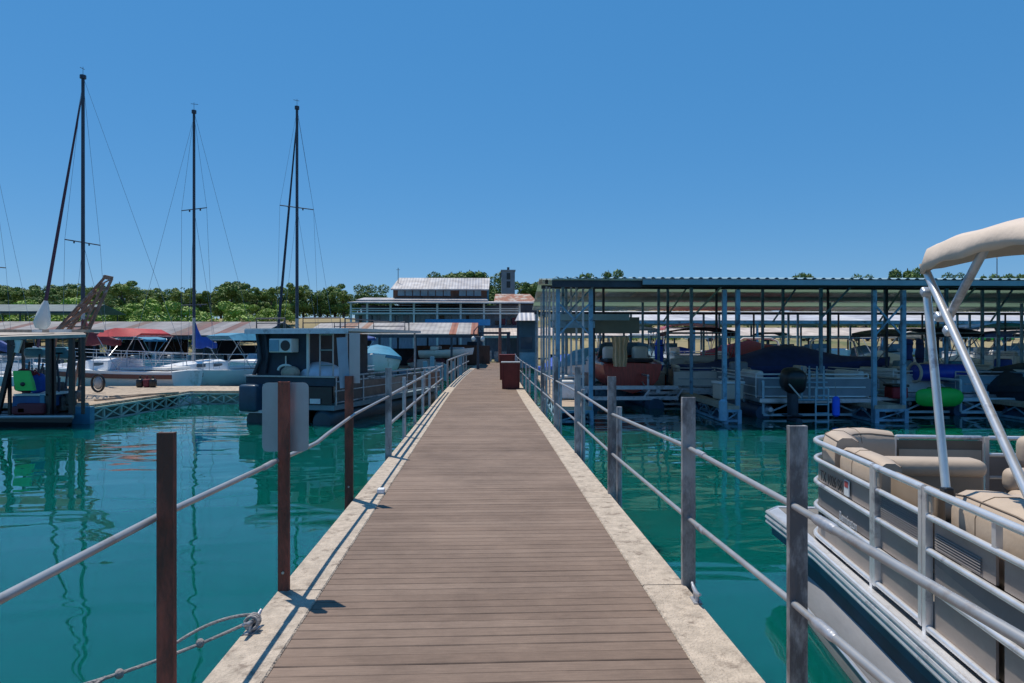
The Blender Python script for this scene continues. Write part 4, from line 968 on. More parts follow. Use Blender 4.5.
def pontoon(label, x, y, hd, L=6.2, Bm=2.4, panel=M_offw, rail=M_alud, top=None, topz=2.35, cover=None, motor=False, lad=False, raise_=0, seat=M_offw, top_len=.45, motor_m=None, tubes=M_alud):
    t = thing('pontoon_boat', label, 'pontoon boat', (x, y, raise_), -R(hd))
    h = L / 2; b = Bm / 2
    for sx in (-b + .3, b - .3):
        q = MB(); q.loft([[(sx + r * math.cos(a), yy, .08 + dz + r * math.sin(a)) for a in np.linspace(0, 2 * PI, 12, endpoint=False)] for yy, r, dz in ((-h, .29, 0), (h - 1, .29, 0), (h - .4, .22, .05), (h - .05, .06, .15))]); q.build('pontoon', tubes, t, True)
    q = MB(); q.b2((-b, -h, .42), (b, h, .52)); q.build('deck', M_alud, t)
    for sx in (-1, 1):
        q = MB(); q.b2((sx * b - sx * .05 - .012, -h + .5, .58), (sx * b - sx * .05 + .012, h - .25, 1.02)); q.build('fence_panel', panel, t)
    for yy, xa, xb in ((h - .25, -b + .06, b - .06), (-h + .5, -b + .06, b - .6)):
        q = MB(); q.b2((xa, yy - .012, .58), (xb, yy + .012, 1.02)); q.build('fence_panel', panel, t)
    q = MB()
    for z in (.56, .80, 1.04, 1.14):
        q.tube([(-b + .05, -h + .5, z), (-b + .05, h - .4, z), (-b + .2, h - .23, z), (b - .2, h - .23, z), (b - .05, h - .4, z), (b - .05, -h + .5, z)], .02, 6)
        q.cyl((-b + .05, -h + .48, z), (b - .6, -h + .48, z), .02, n=6)
    for sx in (-1, 1):
        for yy in np.linspace(-h + .5, h - .4, 5): q.cyl((sx * (b - .04), yy, .5), (sx * (b - .04), yy, 1.14), .02, n=6)
    for xx in np.linspace(-b + .2, b - .6, 3): q.cyl((xx, -h + .47, .5), (xx, -h + .47, 1.14), .02, n=6)
    q.build('rail', rail, t)
    if cover is not None:
        q = MB(); nn = 9; secs = []
        for j in range(nn):
            tt = j / (nn - 1); yy = -h + .45 + (L - .6) * tt; top_ = .22 + .32 * math.sin(PI * min(max(tt * 1.05, 0), 1)) + .05 * math.sin(j * 2.1)
            secs.append([(-b - .02, yy, .86), (-b, yy, 1.14), (-b * .5, yy, 1.14 + top_ * .75), (0, yy, 1.14 + top_), (b * .5, yy, 1.14 + top_ * .75), (b, yy, 1.14), (b + .02, yy, .86)])
        q.loft(secs); q.build('cover', cover, t, True)
    else:
        for (sx, sy, dx, dy) in ((-b + .42, h - 1.2, .6, 1.5), (b - .42, h - 1.2, .6, 1.5), (-b + .42, -h + 1.5, .6, 1.4)):
            q = MB(); q.rbox((sx, sy, .74), (dx, dy, .42), .06); q.build('seat', seat, t, True)
            q = MB(); q.rbox((sx + (-.24 if sx < 0 else .24), sy, 1.05), (.16, dy, .34), .06); q.build('seat_back', seat, t, True)
        q = MB(); q.rbox((b - .5, -.3, .95), (.5, .35, .85), .06); q.build('helm_console', panel, t, True)
        q = MB(); q.cyl((b - .5, -.5, 1.2), (b - .5, -.55, 1.22), .17, n=14); q.build('steering_wheel', M_black, t)
    if top is not None:
        y0, y1 = -h + .8, -h + .8 + L * top_len
        q = MB(); secs = []
        for j in range(7):
            yy = y0 + (y1 - y0) * j / 6; sag = .05 * math.sin(PI * (j % 3) / 3)
            r_ = [(-b - .03, yy, topz - .13)] + [(-b + 2 * b * u, yy, topz + .16 * (1 - (2 * u - 1) ** 2) - sag) for u in np.linspace(0, 1, 9)] + [(b + .03, yy, topz - .13)]
            secs.append(r_ + [(a_, b_, c_ - .02) for a_, b_, c_ in r_[::-1]])
        q.loft(secs); q.build('bimini_top', top, t, True)
        q = MB()
        for sx in (-b, b):
            ym = (y0 + y1) / 2
            for yy in (y0, ym + .3, y1): q.cyl((sx, ym - .3, 1.1), (sx, yy, topz - .02), .017, n=6)
        for yy in (y0, ym + .3, y1): q.cyl((-b, yy, topz - .03), (b, yy, topz - .03), .017, n=6)
        q.build('bimini_frame', M_alud, t)
    if motor: outboard(t, 0, -h - .05, .42, motor_m)
    if lad: ladder(t, b - .3, -h - .06, -.2, 1.15)
    return t
def runabout(label, x, y, hd, L=6, Bm=2.3, hull=M_white, stripe=None, cover=None, raise_=0, shield=True, arch=None, top=None, motor=False, motor_m=None, cat='motorboat'):
    t = thing('motor_boat', label, cat, (x, y, raise_), -R(hd))
    q = MB(); q.loft(hull_secs(L, Bm, .62, .32, .32)); q.build('hull', hull, t, True)
    if stripe is not None:
        q = MB(); s1 = [(p[3][0] * 1.012, p[3][1], p[3][2] * .78) for p in hull_secs(L, Bm, .62, .32, .32)]
        secs = [[(a[0], a[1], a[2]), (a[0] + .02, a[1], a[2]), (a[0] + .035, a[1], a[2] + .16), (a[0], a[1], a[2] + .16)] for a in s1[:-1]]
        q.loft(secs); q.loft([[(-c[0], c[1], c[2]) for c in s_] for s_ in secs]); q.build('stripe', stripe, t)
    if cover is not None:
        q = MB(); secs = []
        hs = hull_secs(L, Bm, .62, .32, .32)
        for j, s_ in enumerate(hs[:-1]):
            wv = s_[4][0]; yy = s_[4][1]; zz = s_[4][2]; tt = j / len(hs)
            up = .08 + .62 * math.exp(-((tt - .45) / .2) ** 2)
            secs.append([(-wv * 1.03, yy, zz - .13), (-wv * 1.02, yy, zz + .03), (-wv * .55, yy, zz + up * .8), (0, yy, zz + up), (wv * .55, yy, zz + up * .8), (wv * 1.02, yy, zz + .03), (wv * 1.03, yy, zz - .13)])
        q.loft(secs); q.build('cover', cover, t, True)
    else:
        q = MB(); q.rbox((0, -L * .22, .72), (Bm * .7, L * .4, .12), .04); q.build('cockpit', mat('dark cockpit', (.04, .04, .05), .8), t)
        for sx in (-.5, .5):
            q = MB(); q.rbox((sx, -L * .2, .92), (.5, .5, .5), .1); q.build('seat', M_offw, t, True)
        q = MB(); q.rbox((0, L * .2, .9), (Bm * .6, L * .26, .22), .1); q.build('foredeck', hull, t, True)
    if shield and cover is None:
        q = MB(); y0 = .25
        q.loft([[(-Bm * .42, y0 - .7, .72), (-Bm * .30, y0, .85), (Bm * .30, y0, .85), (Bm * .42, y0 - .7, .72), (Bm * .41, y0 - .7, .72), (Bm * .29, y0 - .02, .85), (-Bm * .29, y0 - .02, .85), (-Bm * .41, y0 - .7, .72)],
                [(-Bm * .38, y0 - .95, 1.25), (-Bm * .26, y0 - .35, 1.32), (Bm * .26, y0 - .35, 1.32), (Bm * .38, y0 - .95, 1.25), (Bm * .37, y0 - .95, 1.25), (Bm * .25, y0 - .37, 1.32), (-Bm * .25, y0 - .37, 1.32), (-Bm * .37, y0 - .95, 1.25)]], closed=True)
        q.build('windscreen', M_bluegrey, t)
    if arch is not None:
        q = MB(); q.tube([(-Bm / 2, -L * .12, .7), (-Bm * .42, -L * .2, 2.0), (-Bm * .3, -L * .22, 2.15), (Bm * .3, -L * .22, 2.15), (Bm * .42, -L * .2, 2.0), (Bm / 2, -L * .12, .7)], .05, 8); q.build('arch', arch, t, True)
    if top is not None:
        q = MB(); q.loft([[(-Bm * .45, yy, 1.95), (-Bm * .3, yy, 2.1 + d), (Bm * .3, yy, 2.1 + d), (Bm * .45, yy, 1.95), (Bm * .3, yy, 2.06 + d), (-Bm * .3, yy, 2.06 + d)] for yy, d in ((-L * .42, 0), (-L * .3, .08), (-L * .1, .08), (L * .05, 0))]); q.build('canvas_top', top, t, True)
        q = MB()
        for sx in (-1, 1):
            for yy in (-L * .42, L * .05): q.cyl((sx * Bm * .44, -L * .2, .7), (sx * Bm * .44, yy, 1.96), .015, n=6)
        q.build('canvas_frame', M_alud, t)
    if motor: outboard(t, 0, -L / 2 - .1, .45, motor_m, 1.15)
    return t
def sailboat(label, px, y, hd, L, mast_top_py, hull=M_white, stripe=None, boom=None, rng=(-.46, -.13), boomlen=2.6, jib=None, jib_px=None, mastm=None, spreaders=(.55,), top=None, mast_y=.6, radius=.06, dz=0, lower_white=True, jib_bag=False, boomdir=None):
    x = X(px, y); T = Z(mast_top_py, y, px)
    hdg = -R(hd); my = mast_y
    # origin at mast foot shifted so that the mast stands at px
    ox_, oy_ = x - (-math.sin(hdg) * my), y - math.cos(hdg) * my
    T -= dz; t = thing('sailboat', label, 'sailboat', (ox_, oy_, dz), hdg)
    hs = hull_secs(L, L * .33, .62, .3, .25, 14, .75, .7)
    q = MB(); q.loft(hs); q.build('hull', hull, t, True)
    if stripe is not None:
        q = MB(); secs = [[(p[3][0] * 1.01, p[3][1], p[3][2] * .85), (p[3][0] * 1.01 + .02, p[3][1], p[3][2] * .85), (p[3][0] * 1.02 + .025, p[3][1], p[3][2] * 1.2), (p[3][0] * 1.0, p[3][1], p[3][2] * 1.2)] for p in hs[:-1]]
        q.loft(secs); q.loft([[(-c[0], c[1], c[2]) for c in s_] for s_ in secs]); q.build('stripe', stripe, t)
    q = MB(); secs = []
    for tt in np.linspace(0, 1, 9):
        yy = -L * .12 + L * .42 * tt; ww = L * .12 * (1 - .55 * tt ** 2); hh = .40 * (1 - .6 * tt ** 1.6)
        secs.append([(-ww, yy, .68 + .02 * tt), (-ww * .86, yy, .7 + hh * .8), (-ww * .4, yy, .7 + hh), (ww * .4, yy, .7 + hh), (ww * .86, yy, .7 + hh * .8), (ww, yy, .68)])
    q.loft(secs); cb_ = q.build('cabin', M_white, t, True)
    for sx in (-1, 1):
        for k in range(2):
            q = MB(); q.rbox((sx * L * .108, -L * .04 + k * L * .13, .88), (.03, .42, .13), .01); q.build('window', M_glass, cb_)
    q = MB(); q.rbox((0, -L * .3, .72), (L * .17, L * .3, .1), .03); q.build('cockpit', M_offw, t)
    mm = mastm or mat('dark mast', (.05, .055, .075), .45, .4, .2, 3)
    split = .7 + (T - .7) * .2
    q = MB(); q.cyl((0, my, split), (0, my, T), radius, radius * .8, 10); q.cyl((0, my, T - .1), (0, my, T + .03), radius * 1.5); m_ = q.build('mast', mm, t, True)
    q = MB(); q.cyl((0, my, .7), (0, my, split), radius * 1.02, n=10); q.build('mast_foot', M_pipe if lower_white else mm, m_, True)
    q = MB(); q.cyl((0, my, T), (0, my - .0, T + .35), .008, n=5); q.cyl((-.18, my - .05, T + .26), (.12, my + .05, T + .3), .01, n=5); q.build('wind_vane', M_darksteel, m_)
    # shrouds and stays
    M_wire = mat('steel rigging wire', (.18, .22, .28), .5, .5, .1, 3)
    for sp in spreaders:
        zs = .7 + (T - .7) * sp; wd = L * .115
        q = MB(); q.cyl((-wd, my, zs), (wd, my, zs), .022, n=6)
        for k in (-.5, .35): q.cyl((wd * k, my, zs - .09), (wd * k, my, zs), .03, n=6)
        q.build('spreader', M_darksteel, m_)
    q = MB(); wr = .0055
    for sx in (-1, 1):
        wd = L * .115; zs = .7 + (T - .7) * spreaders[0]
        q.cyl((0, my, T - .15), (sx * wd, my, zs), wr, n=4); q.cyl((sx * wd, my, zs), (sx * L * .15, my - .15, .75), wr, n=4)
        q.cyl((0, my, zs), (sx * L * .15, my - .45, .75), wr, n=4)
    q.cyl((0, my, T - .02), (0, -L / 2, .8), wr, n=4)
    q.cyl((0, my, T - .25), (0, L / 2, 1.0), wr, n=4)
    q.build('rigging', M_wire, t)
    if jib is not None:
        q = MB(); a = Vector((0, my, T - .5)); b = Vector((0, L / 2 - .05, 1.1))
        q.tube([a + (b - a) * u for u in np.linspace(0, 1, 9)], [.02, .035, .04, .05, .055, .06, .065, .065, .03], 8); jb = q.build('furled_jib', jib, t, True)
        if jib_bag:
            c_ = [a + (b - a) * u for u in (.78, .80, .84, .87, .89)]
            q = MB(); q.tube(c_, [.04, .13, .25, .30, .20], 10); q.build('jib_bag', M_offw, jb, True)
    if boom is not None:
        zb = 1.75
        q = MB(); q.cyl((0, my - .05, zb), (0, my - boomlen, zb + .05), .04, n=8); q.build('boom', M_alud, t)
        q = MB(); secs = []
        for u, h_, w_ in ((0, .95, .16), (.08, .75, .17), (.25, .42, .16), (.5, .32, .14), (.8, .22, .10), (1, .12, .06)):
            yy = my - .02 - boomlen * u; z0 = zb - .08 - .05 * math.sin(u * 9)
            secs.append([(-w_ * .7, yy, z0 - .08), (-w_, yy, z0 + .08), (-w_ * .5, yy, z0 + h_), (w_ * .5, yy, z0 + h_), (w_, yy, z0 + .08), (w_ * .7, yy, z0 - .08)])
        q.loft(secs); q.build('sail_cover', boom, t, True)
    if top is not None:
        q = MB(); q.loft([[(-L * .14, yy, 1.9), (-L * .1, yy, 2.1 + d), (L * .1, yy, 2.1 + d), (L * .14, yy, 1.9), (L * .1, yy, 2.07 + d), (-L * .1, yy, 2.07 + d)] for yy, d in ((L * rng[0], -.08), (L * (rng[0] * .8 + rng[1] * .2), .08), (L * (rng[0] * .35 + rng[1] * .65), .12), (L * rng[1], 0))]); q.build('bimini_top', top, t, True)
        q = MB()
        for sx in (-1, 1):
            for yy in (L * rng[0] + .05, L * rng[1] - .05): q.cyl((sx * L * .13, L * (rng[0] + rng[1]) / 2, .7), (sx * L * .135, yy, 1.93), .015, n=6)
        for yy in (L * rng[0] + .05, L * rng[1] - .05): q.cyl((-L * .135, yy, 1.93), (L * .135, yy, 1.93), .015, n=6)
        q.build('bimini_frame', M_alud, t)
    # pulpit rails
    q = MB()
    for z in (.95, 1.25):
        for s in (-1, 1):
            q.tube([(p[4][0] * s, p[4][1], p[4][2] + z - .6) for p in hs[::2]], .012, 5)
    for p in hs[::2]:
        for s in (-1, 1): q.cyl((p[4][0] * s, p[4][1], p[4][2]), (p[4][0] * s, p[4][1], p[4][2] + .65), .012, n=5)
    q.build('guard_rail', M_alud, t)
    return t

# ============================================================ LEFT SIDE
# ---- timber dock on a truss float
O = (-10.4, 17.1, 0)
ld = thing('timber_dock', 'sun bleached plank dock on a pale green truss float left of the water', 'dock', O)
M_truss = mat('pale green painted truss', (.38, .50, .45), .7, .1, .3, 3)
def pl(mb, n, m, sm=False): return rel(mb, O).build(n, m, ld, sm)
def plankdeck(x0, x1, y0, y1, z):
    q = MB(); y = y0
    while y < y1 - .02: q.b2((x0 + random.uniform(-.02, .02), y, z - .05), (x1 + random.uniform(-.015, .015), y + .145, z + random.uniform(-.004, .004))); y += .153
    return q
xe0, xe1 = X(84, 17.2), X(190, 22.2)
q = MB(); y = 17.2
while y < 24.6:
    xe = xe0 + (xe1 - xe0) * min(1, (y - 17.2) / 5.0)
    q.b2((-24, y, .37), (xe, y + .145, .42 + random.uniform(-.003, .003))); y += .153
pl(q, 'deck_planks', M_deckboard)
q = MB(); q.b2((xe1 - .3, 22.25, .37), (X(243, 22.3), 24.5, .42)); pl(q, 'deck_planks', M_deckboard)
for (a, b, n) in (((xe0, 17.2), (xe1, 22.2), 7), ((xe1 + .06, 22.2), (X(240, 22.3), 22.2), 3)):
    q = MB(); ax, ay = a; bx, by = b; dx, dy = (bx - ax) / n, (by - ay) / n
    for z, h_ in ((.33, .05), (.0, .05)): q.bar((ax + .03, ay - .02, z), (bx + .03, by - .02, z), .05, h_)
    for k in range(n):
        p0 = (ax + dx * k + .03, ay + dy * k - .02); p1 = (ax + dx * (k + 1) + .03, ay + dy * (k + 1) - .02)
        q.bar((*p0, .02), (*p1, .31), .035); q.bar((p0[0] + .01, p0[1], .31), (p1[0] + .01, p1[1], .02), .03)
        q.bar((*p0, -.1), (*p0, .34), .05)
    pl(q, 'truss', M_truss)
    q = MB(); q.b2((min(ax, bx) - 1.2, ay + .3, -.2), (min(ax, bx) - .2, by + .25, .3)) if a[0] == xe0 else q.b2((ax + .2, ay + .25, -.2), (bx - .2, ay + 1.2, .3)); pl(q, 'float_block', mat('grey float block', (.22, .38, .35), .7, 0, .3, 3))
q = MB(); q.box((X(81, 17.0), 17.1, .18), (.42, .2, .45)); pl(q, 'corner_float', M_sky)
q = MB(); q.bar((X(110, 19.5), 19.5, .46), (X(178, 21), 21.0, .46), .1, .05); q.bar((X(95, 18.5), 18.5, .45), (X(150, 20.5), 20.6, .45), .08, .04); single(rel(q, (X(130, 20), 20, .44)), 'loose_plank', 'loose boards lying on the sun bleached plank dock', 'plank', M_timber, off=(0, 0, 0)).location = (X(130, 20), 20, .44)
# oval fender / tyre and pump stand on the dock
ty = thing('life_ring', 'grey oval fender in a dark ring stand on the plank dock', 'fender', (X(98, 21.5), 21.5, .42))
q = MB(); q.tube([(.19 * math.cos(a), 0, .30 + .26 * math.sin(a)) for a in np.linspace(0, 2 * PI, 20)], .035, 8); q.build('ring', M_black, ty, True)
q = MB(); q.ell((0, .02, .30), (.14, .08, .2), 14, 10); q.build('pad', M_pipe, ty, True)
for k, (px, c) in enumerate(((140, M_black), (147, M_maroon), (153, M_black))):
    q = MB(); q.rbox((0, 0, .15), (.22, .22, .3), .07); q.cyl((0, 0, .28), (0, 0, .40), .04)
    single(q, 'dock_box', ['black canister at the left of three on the plank dock', 'dark red canister between two black ones on the plank dock', 'black canister at the right of three on the plank dock'][k], 'canister', c, True).location = (X(px, 24), 24, .42)

# ---- work barge at the far left
bx = X(38, 16.9); W0 = (bx, 17.4, 0)
wb = thing('work_barge', 'cluttered dark work barge with flat canopy and blue locker at far left', 'work boat', W0)
def pw(mb, n, m, sm=False): return rel(mb, W0).build(n, m, wb, sm)
x0, x1 = X(-40, 16.6), X(74, 16.4)
xb_ = X(70, 19.2); q = MB(); q.loft([[(x0, 16.4, .28), (x1, 16.4, .28), (xb_, 19.2, .28), (x0 - 2, 19.2, .28)], [(x0, 16.4, .14), (x1 - .05, 16.4, .1), (xb_, 19.2, .1), (x0 - 2, 19.2, .14)], [(x0, 16.5, -.2), (x1 - .5, 16.5, -.2), (xb_ - .4, 19.2, -.2), (x0 - 2, 19.2, -.2)]]); pw(q, 'hull', M_black)
q = MB(); q.tube([(x0, 16.37, .24), (x1, 16.37, .24)], .04, 8); pw(q, 'rub_rail', M_pipe, True)
q = MB()
q.loft([[(X(-40, 17), 16.4, 1.98 + .0), (X(86, 16.5), 16.5, 2.10), (X(82, 18.6), 18.6, 2.20), (X(-60, 18.6), 18.6, 2.14)], [(X(-40, 17), 16.4, 2.07), (X(86, 16.5), 16.5, 2.17), (X(82, 18.6), 18.6, 2.27), (X(-60, 18.6), 18.6, 2.24)]]); pw(q, 'canopy', mat('weathered canopy sheet', (.38, .34, .30), .85, 0, .4, 2.5))
for k, (px, a) in enumerate(((14, .5), (40, -.3), (66, .1), (-6, .2))):
    q = MB(); q.box((X(px, 17), 17.3, 2.26), (1.3, .25, .07), rz=a); pw(q, 'canopy_board', M_offw if k % 2 else M_timber)
for px, yy in ((49, 16.6), (54, 16.7), (72, 16.6), (83, 16.6), (10, 16.6), (52, 19), (80, 19), (24, 19)):
    q = MB(); q.bar((X(px, yy), yy, .28), (X(px + random.uniform(-1, 1), yy), yy, 2.1), .10 if px in (49, 72) else .06); pw(q, 'canopy_post', M_black)
q = MB(); q.bar((X(-2, 16.5), 16.5, .3), (X(14, 16.5), 16.5, 1.9), .09); q.bar((X(14, 16.5), 16.5, 1.9), (X(12, 16.5), 16.5, 2.1), .09); pw(q, 'strut', M_black)
q = MB(); q.bar((X(15, 16.5), 16.5, 1.75), (X(19, 16.5), 16.5, 2.05), .16, .05); pw(q, 'strut', M_offw)
q = MB(); q.b2((X(12.5, 16.6), 16.6, .45), (X(46, 16.6), 17.5, Z(394.5, 16.6))); lk = pw(q, 'locker', mat('bright blue locker', (.02, .09, .24), .5, 0, .3, 2.5))
q = MB(); q.b2((X(41.5, 16.6), 16.54, .3), (X(46, 16.6), 16.59, Z(393, 16.6))); pw(q, 'locker_door', mat('lighter blue door', (.05, .19, .30), .5))
q = MB(); q.b2((X(12, 16.5), 16.55, Z(394, 16.6)), (X(47, 16.5), 17.6, Z(392.5, 16.6))); pw(q, 'locker_top', M_offw)
q = MB(); q.rbox((X(31, 16.5), 16.52, .42), (.62, .16, .26), .05); q.rbox((X(20, 16.5), 16.52, .38), (.35, .16, .2), .05); pw(q, 'red_case', M_maroon, True)
q = MB()
rb = random.Random(12)
for k in range(16):
    px = rb.uniform(48, 82); yy = rb.uniform(16.9, 18.6); q.rbox((X(px, yy), yy, rb.uniform(.35, .8)), (rb.uniform(.1, .3), rb.uniform(.1, .3), rb.uniform(.15, .6)), .03, rz=rb.uniform(0, 3))
pw(q, 'gear', mat('oily machine parts', (.10, .09, .09), .6, .3, .7, 3, second=(.30, .26, .2), amt=.3), True)
q = MB()
for k in range(14):
    px = rb.uniform(2, 82); yy = rb.uniform(16.8, 18.8); q.bar((X(px, yy), yy, .3), (X(px + rb.uniform(-9, 9), yy), yy + .2, rb.uniform(.9, 1.7)), .035)
q.b2((X(0, 17), 16.7, .26), (X(80, 18), 18.9, .31)); pw(q, 'tool_rack', M_darksteel)
q = MB()
for px, z in ((36, 1.7), (60, 1.72), (64, 1.66)): q.rbox((X(px, 18.6), 18.6, z), (.5, .3, .26), .08)
pw(q, 'blue_bundle', M_sky, True)
# jackets and bag on the locker
zt = Z(392, 16.6)
jk = thing('life_jacket', 'red and dark life jacket piled on the barge locker', 'life jacket', (X(24, 16.9), 16.95, zt))
q = MB(); q.rbox((0, 0, .28), (.42, .22, .56), .1, ry=R(12)); q.build('body', M_maroon, jk, True)
q = MB(); q.rbox((.22, -.05, .34), (.16, .14, .34), .06, ry=R(30)); q.build('strap', M_red, jk, True)
bj = thing('blue_bag', 'blue cloth bag beside the lime green bag on the barge', 'bag', (X(38, 16.9), 16.9, zt))
q = MB(); q.rbox((0, 0, .22), (.38, .2, .46), .1, ry=R(-15)); q.build('body', M_blue, bj, True)
q = MB(); q.tube([(-.1, -.1, .4), (0, -.12, .55), (.1, -.1, .42)], .02, 6); q.build('handle', M_red, bj, True)
gb = thing('green_bag', 'lime green bag with a dark patch hung on the barge locker', 'bag', (X(25, 16.45), 16.42, Z(389, 16.45)))
q = MB(); q.loft([[(-.17, -.04, .0), (.24, -.04, .0), (.24, .06, .0), (-.17, .06, .0)], [(-.2, -.05, .2), (.2, -.05, .2), (.2, .06, .2), (-.2, .06, .2)], [(-.24, -.03, .46), (.12, -.03, .46), (.12, .04, .46), (-.24, .04, .46)]]); q.build('body', mat('lime plastic', (.06, .55, .10), .5, 0, .15, 3), gb)
q = MB(); q.ell((.0, -.055, .15), (.06, .02, .05), 8, 6); q.build('patch', M_black, gb, True)

# ---- rusty lattice crane boom
y = 20.5
cr_ = thing('crane_boom', 'rusty lattice crane boom rising at an angle behind the work barge', 'crane', (X(60, y), y, .3))
o0 = Vector((X(60, y), y, .3))
def P_(px, py, dy=0): return Vector((X(px, y + dy), y + dy, Z(py, y + dy, px))) - o0
M_lat = mat('rusty lattice steel', (.26, .14, .10), .85, .1, .5, 4, .3, 30, second=(.42, .36, .34), amt=.3)
tip = [P_(105, 277, -.3), P_(112, 278.5, -.3), P_(105, 277, .3), P_(112, 278.5, .3)]
base = [P_(50, 337, -.7), P_(86, 337, -.7), P_(56, 336, .7), P_(84, 336, .7)]
ft = [P_(46, 400, -.7), P_(70, 400, -.7), P_(50, 398, .7), P_(72, 398, .7)]
for k in range(4):
    q = MB(); q.bar(base[k], tip[k], .055); q.bar(ft[k], base[k], .055); q.build('chord', M_lat, cr_)
q = MB()
n = 6
for k in range(n):
    a, b = k / n, (k + 1) / n
    for i, j in ((0, 1), (2, 3), (0, 2), (1, 3)):
        A0, A1 = base[i].lerp(tip[i], a), base[j].lerp(tip[j], b)
        q.bar(A0, A1, .028)
        if k % 2: q.bar(base[j].lerp(tip[j], a), base[i].lerp(tip[i], a), .028)
q.build('lattice', M_lat, cr_)
q = MB(); q.bar(P_(49, 337, -1), P_(92, 305, -1), .06); q.bar(P_(62, 337, 1), P_(90, 300, 1), .05); q.bar(P_(78, 337, -1), P_(104, 283, -1), .05); q.bar(P_(66, 337, .4), P_(96, 290, .2), .05); q.bar(tip[0], tip[1], .12); q.bar(tip[2], tip[3], .12); q.bar(tip[0], tip[2], .10); q.build('strut', M_lat, cr_)

# ---- sailboats
sailboat('sailboat with tallest mast, brown striped white hull and dark red sail cover', 83, 27, -74, 7.0, 76, stripe=mat('brown hull stripe', (.14, .045, .035), .5), boom=M_maroon, boomlen=1.7, dz=.28, jib=mat('dark purple sail cloth', (.06, .03, .06), .8), top=M_red, spreaders=(.43,), rng=(-.30, -.05), jib_bag=True, mast_y=1.2, radius=.075)
sailboat('white sailboat with bright blue sail cover and blue bimini at the plank dock', 194, 28.6, -152, 6.4, 111, boom=M_blue, boomlen=1.1, dz=.15, top=M_sky, spreaders=(.62, .25), mast_y=.35, radius=.062)
sailboat('sailboat with dark furled jib mostly hidden behind the houseboat', 297, 30, -38, 6.6, 107, boom=M_navy, boomlen=2.2, jib=mat('dark blue sail cloth', (.02, .03, .06), .8), spreaders=(.62,), mast_y=.8, radius=.07, hull=M_bluegrey)
sailboat('sailboat at the left picture edge with only its rigging in view', -14, 30, -60, 6.6, 120, boom=M_navy, boomlen=2.2, spreaders=(.42,), mast_y=.8, radius=.07)

# ---- houseboat
hd = 17
HX, HY = X(289, 16.9), 16.9
hb = thing('houseboat', 'dark flat roofed houseboat with a ladder and aluminium fence left of the walkway', 'houseboat', (HX, HY, 0), -R(hd))
HW = 1.22; HL = 7.4
M_hbd = mat('dark blue green boat side', (.035, .06, .075), .45, .2, .35, 2)
for sx in (-HW + .3, HW - .3):
    q = MB(); q.loft([[(sx + r * math.cos(a), yy, .05 + dz + r * math.sin(a)) for a in np.linspace(0, 2 * PI, 14, endpoint=False)] for yy, r, dz in ((-.05, .24, 0), (.1, .33, 0), (HL - 1, .33, 0), (HL - .3, .2, .1), (HL, .05, .2))]); q.build('pontoon', M_hbd, hb, True)
q = MB(); q.b2((-HW, .0, .34), (HW, HL - .2, .46)); q.build('deck', mat('grey blue deck', (.16, .22, .25), .6, 0, .2, 3), hb)
q = MB(); q.b2((-HW, -.25, .26), (-.55, .3, .33)); q.build('swim_platform', M_alud, hb)
q = MB(); q.b2((-HW, .02, .92), (HW, .06, 1.13)); q.build('transom_panel', M_tarp, hb)
q = MB(); q.b2((-HW - .03, -.02, 1.13), (HW + .03, .07, 1.165)); q.build('rail', M_pipe, hb)
for k, (xa, xb, za, zb, mm) in enumerate(((-HW + .06, -HW + .55, .42, 1.0, mat('dark blue motor cowl', (.02, .05, .09), .35, 0, .3, 3)),)):
    q = MB(); q.rbox(((xa + xb) / 2, -.18, .62), (xb - xa, .42, .66), .07); q.build('outboard_motor', mm, hb, True)
q = MB(); q.b2((-.55, -.02, .48), (HW - .05, .01, .9)); q.build('transom_panel', M_black, hb)
ladder(hb, -.52, -.06, .1, .95, .3, M_alud, 4)
for xx in (-.3, .15, .6):
    q = MB(); q.b2((xx, -.055, .5), (xx + .28, -.025, .62)); q.build('vent', M_alud, hb)
# side fence
for sx in (-1, 1):
    for k in range(5):
        ya, yb_ = .1 + k * 1.42, .1 + k * 1.42 + 1.36
        q = MB(); q.b2((sx * HW - .012, ya + .05, .55), (sx * HW + .012, yb_ - .03, .98)); q.build('fence_panel', [mat('dusty pink grey panel', (.30, .25, .23), .7, 0, .25, 3), M_hbd, mat('brown mesh panel', (.18, .12, .10), .7, 0, .4, 3)][(k + (sx > 0)) % 3], hb)
        q = MB(); q.cyl((sx * HW, ya, .46), (sx * HW, ya, 1.14), .025, n=6); q.build('fence_post', M_gal, hb)
    q = MB()
    for z in (.52, .80, 1.02, 1.145): q.cyl((sx * HW, .06, z), (sx * HW, HL - .25, z), .022, n=6)
    q.build('rail', M_alud, hb)
# cabin
q = MB(); q.b2((-HW + .08, .35, .46), (.30, 3.6, 2.22)); cbn = q.build('cabin', M_tarp, hb)
q = MB(); q.tube([(-HW + .02, .30, 1.14), (-HW + .25, .26, 1.6), (-HW + .14, .28, 2.2)], .05, 8); q.tube([(-HW + .35, .31, 1.2), (-HW + .45, .27, 1.7), (-HW + .36, .29, 2.2)], .04, 8); q.build('curtain', M_tarp, cbn, True)
q = MB(); q.rbox((-.25, .17, 1.90), (.62, .34, .34), .02); ac = q.build('air_conditioner', M_offw, hb)
q = MB(); q.cyl((-.1, -.012, 1.90), (-.1, .002, 1.90), .13, n=16); q.build('fan_grille', M_black, ac)
q = MB(); q.b2((-.54, -.02, 1.76), (-.28, -.002, 2.04)); q.build('grille', M_bluegrey, ac)
q = MB(); q.bar((.33, .32, 1.13), (.33, .32, 2.25), .06); q.bar((-.28, .30, 1.16), (-.28, .30, 1.64), .03); q.build('corner_post', M_offw, hb)
q = MB(); q.b2((-HW - .05, .05, 2.25), (HW + .35, 4.6, 2.325)); q.build('roof', M_offw, hb)
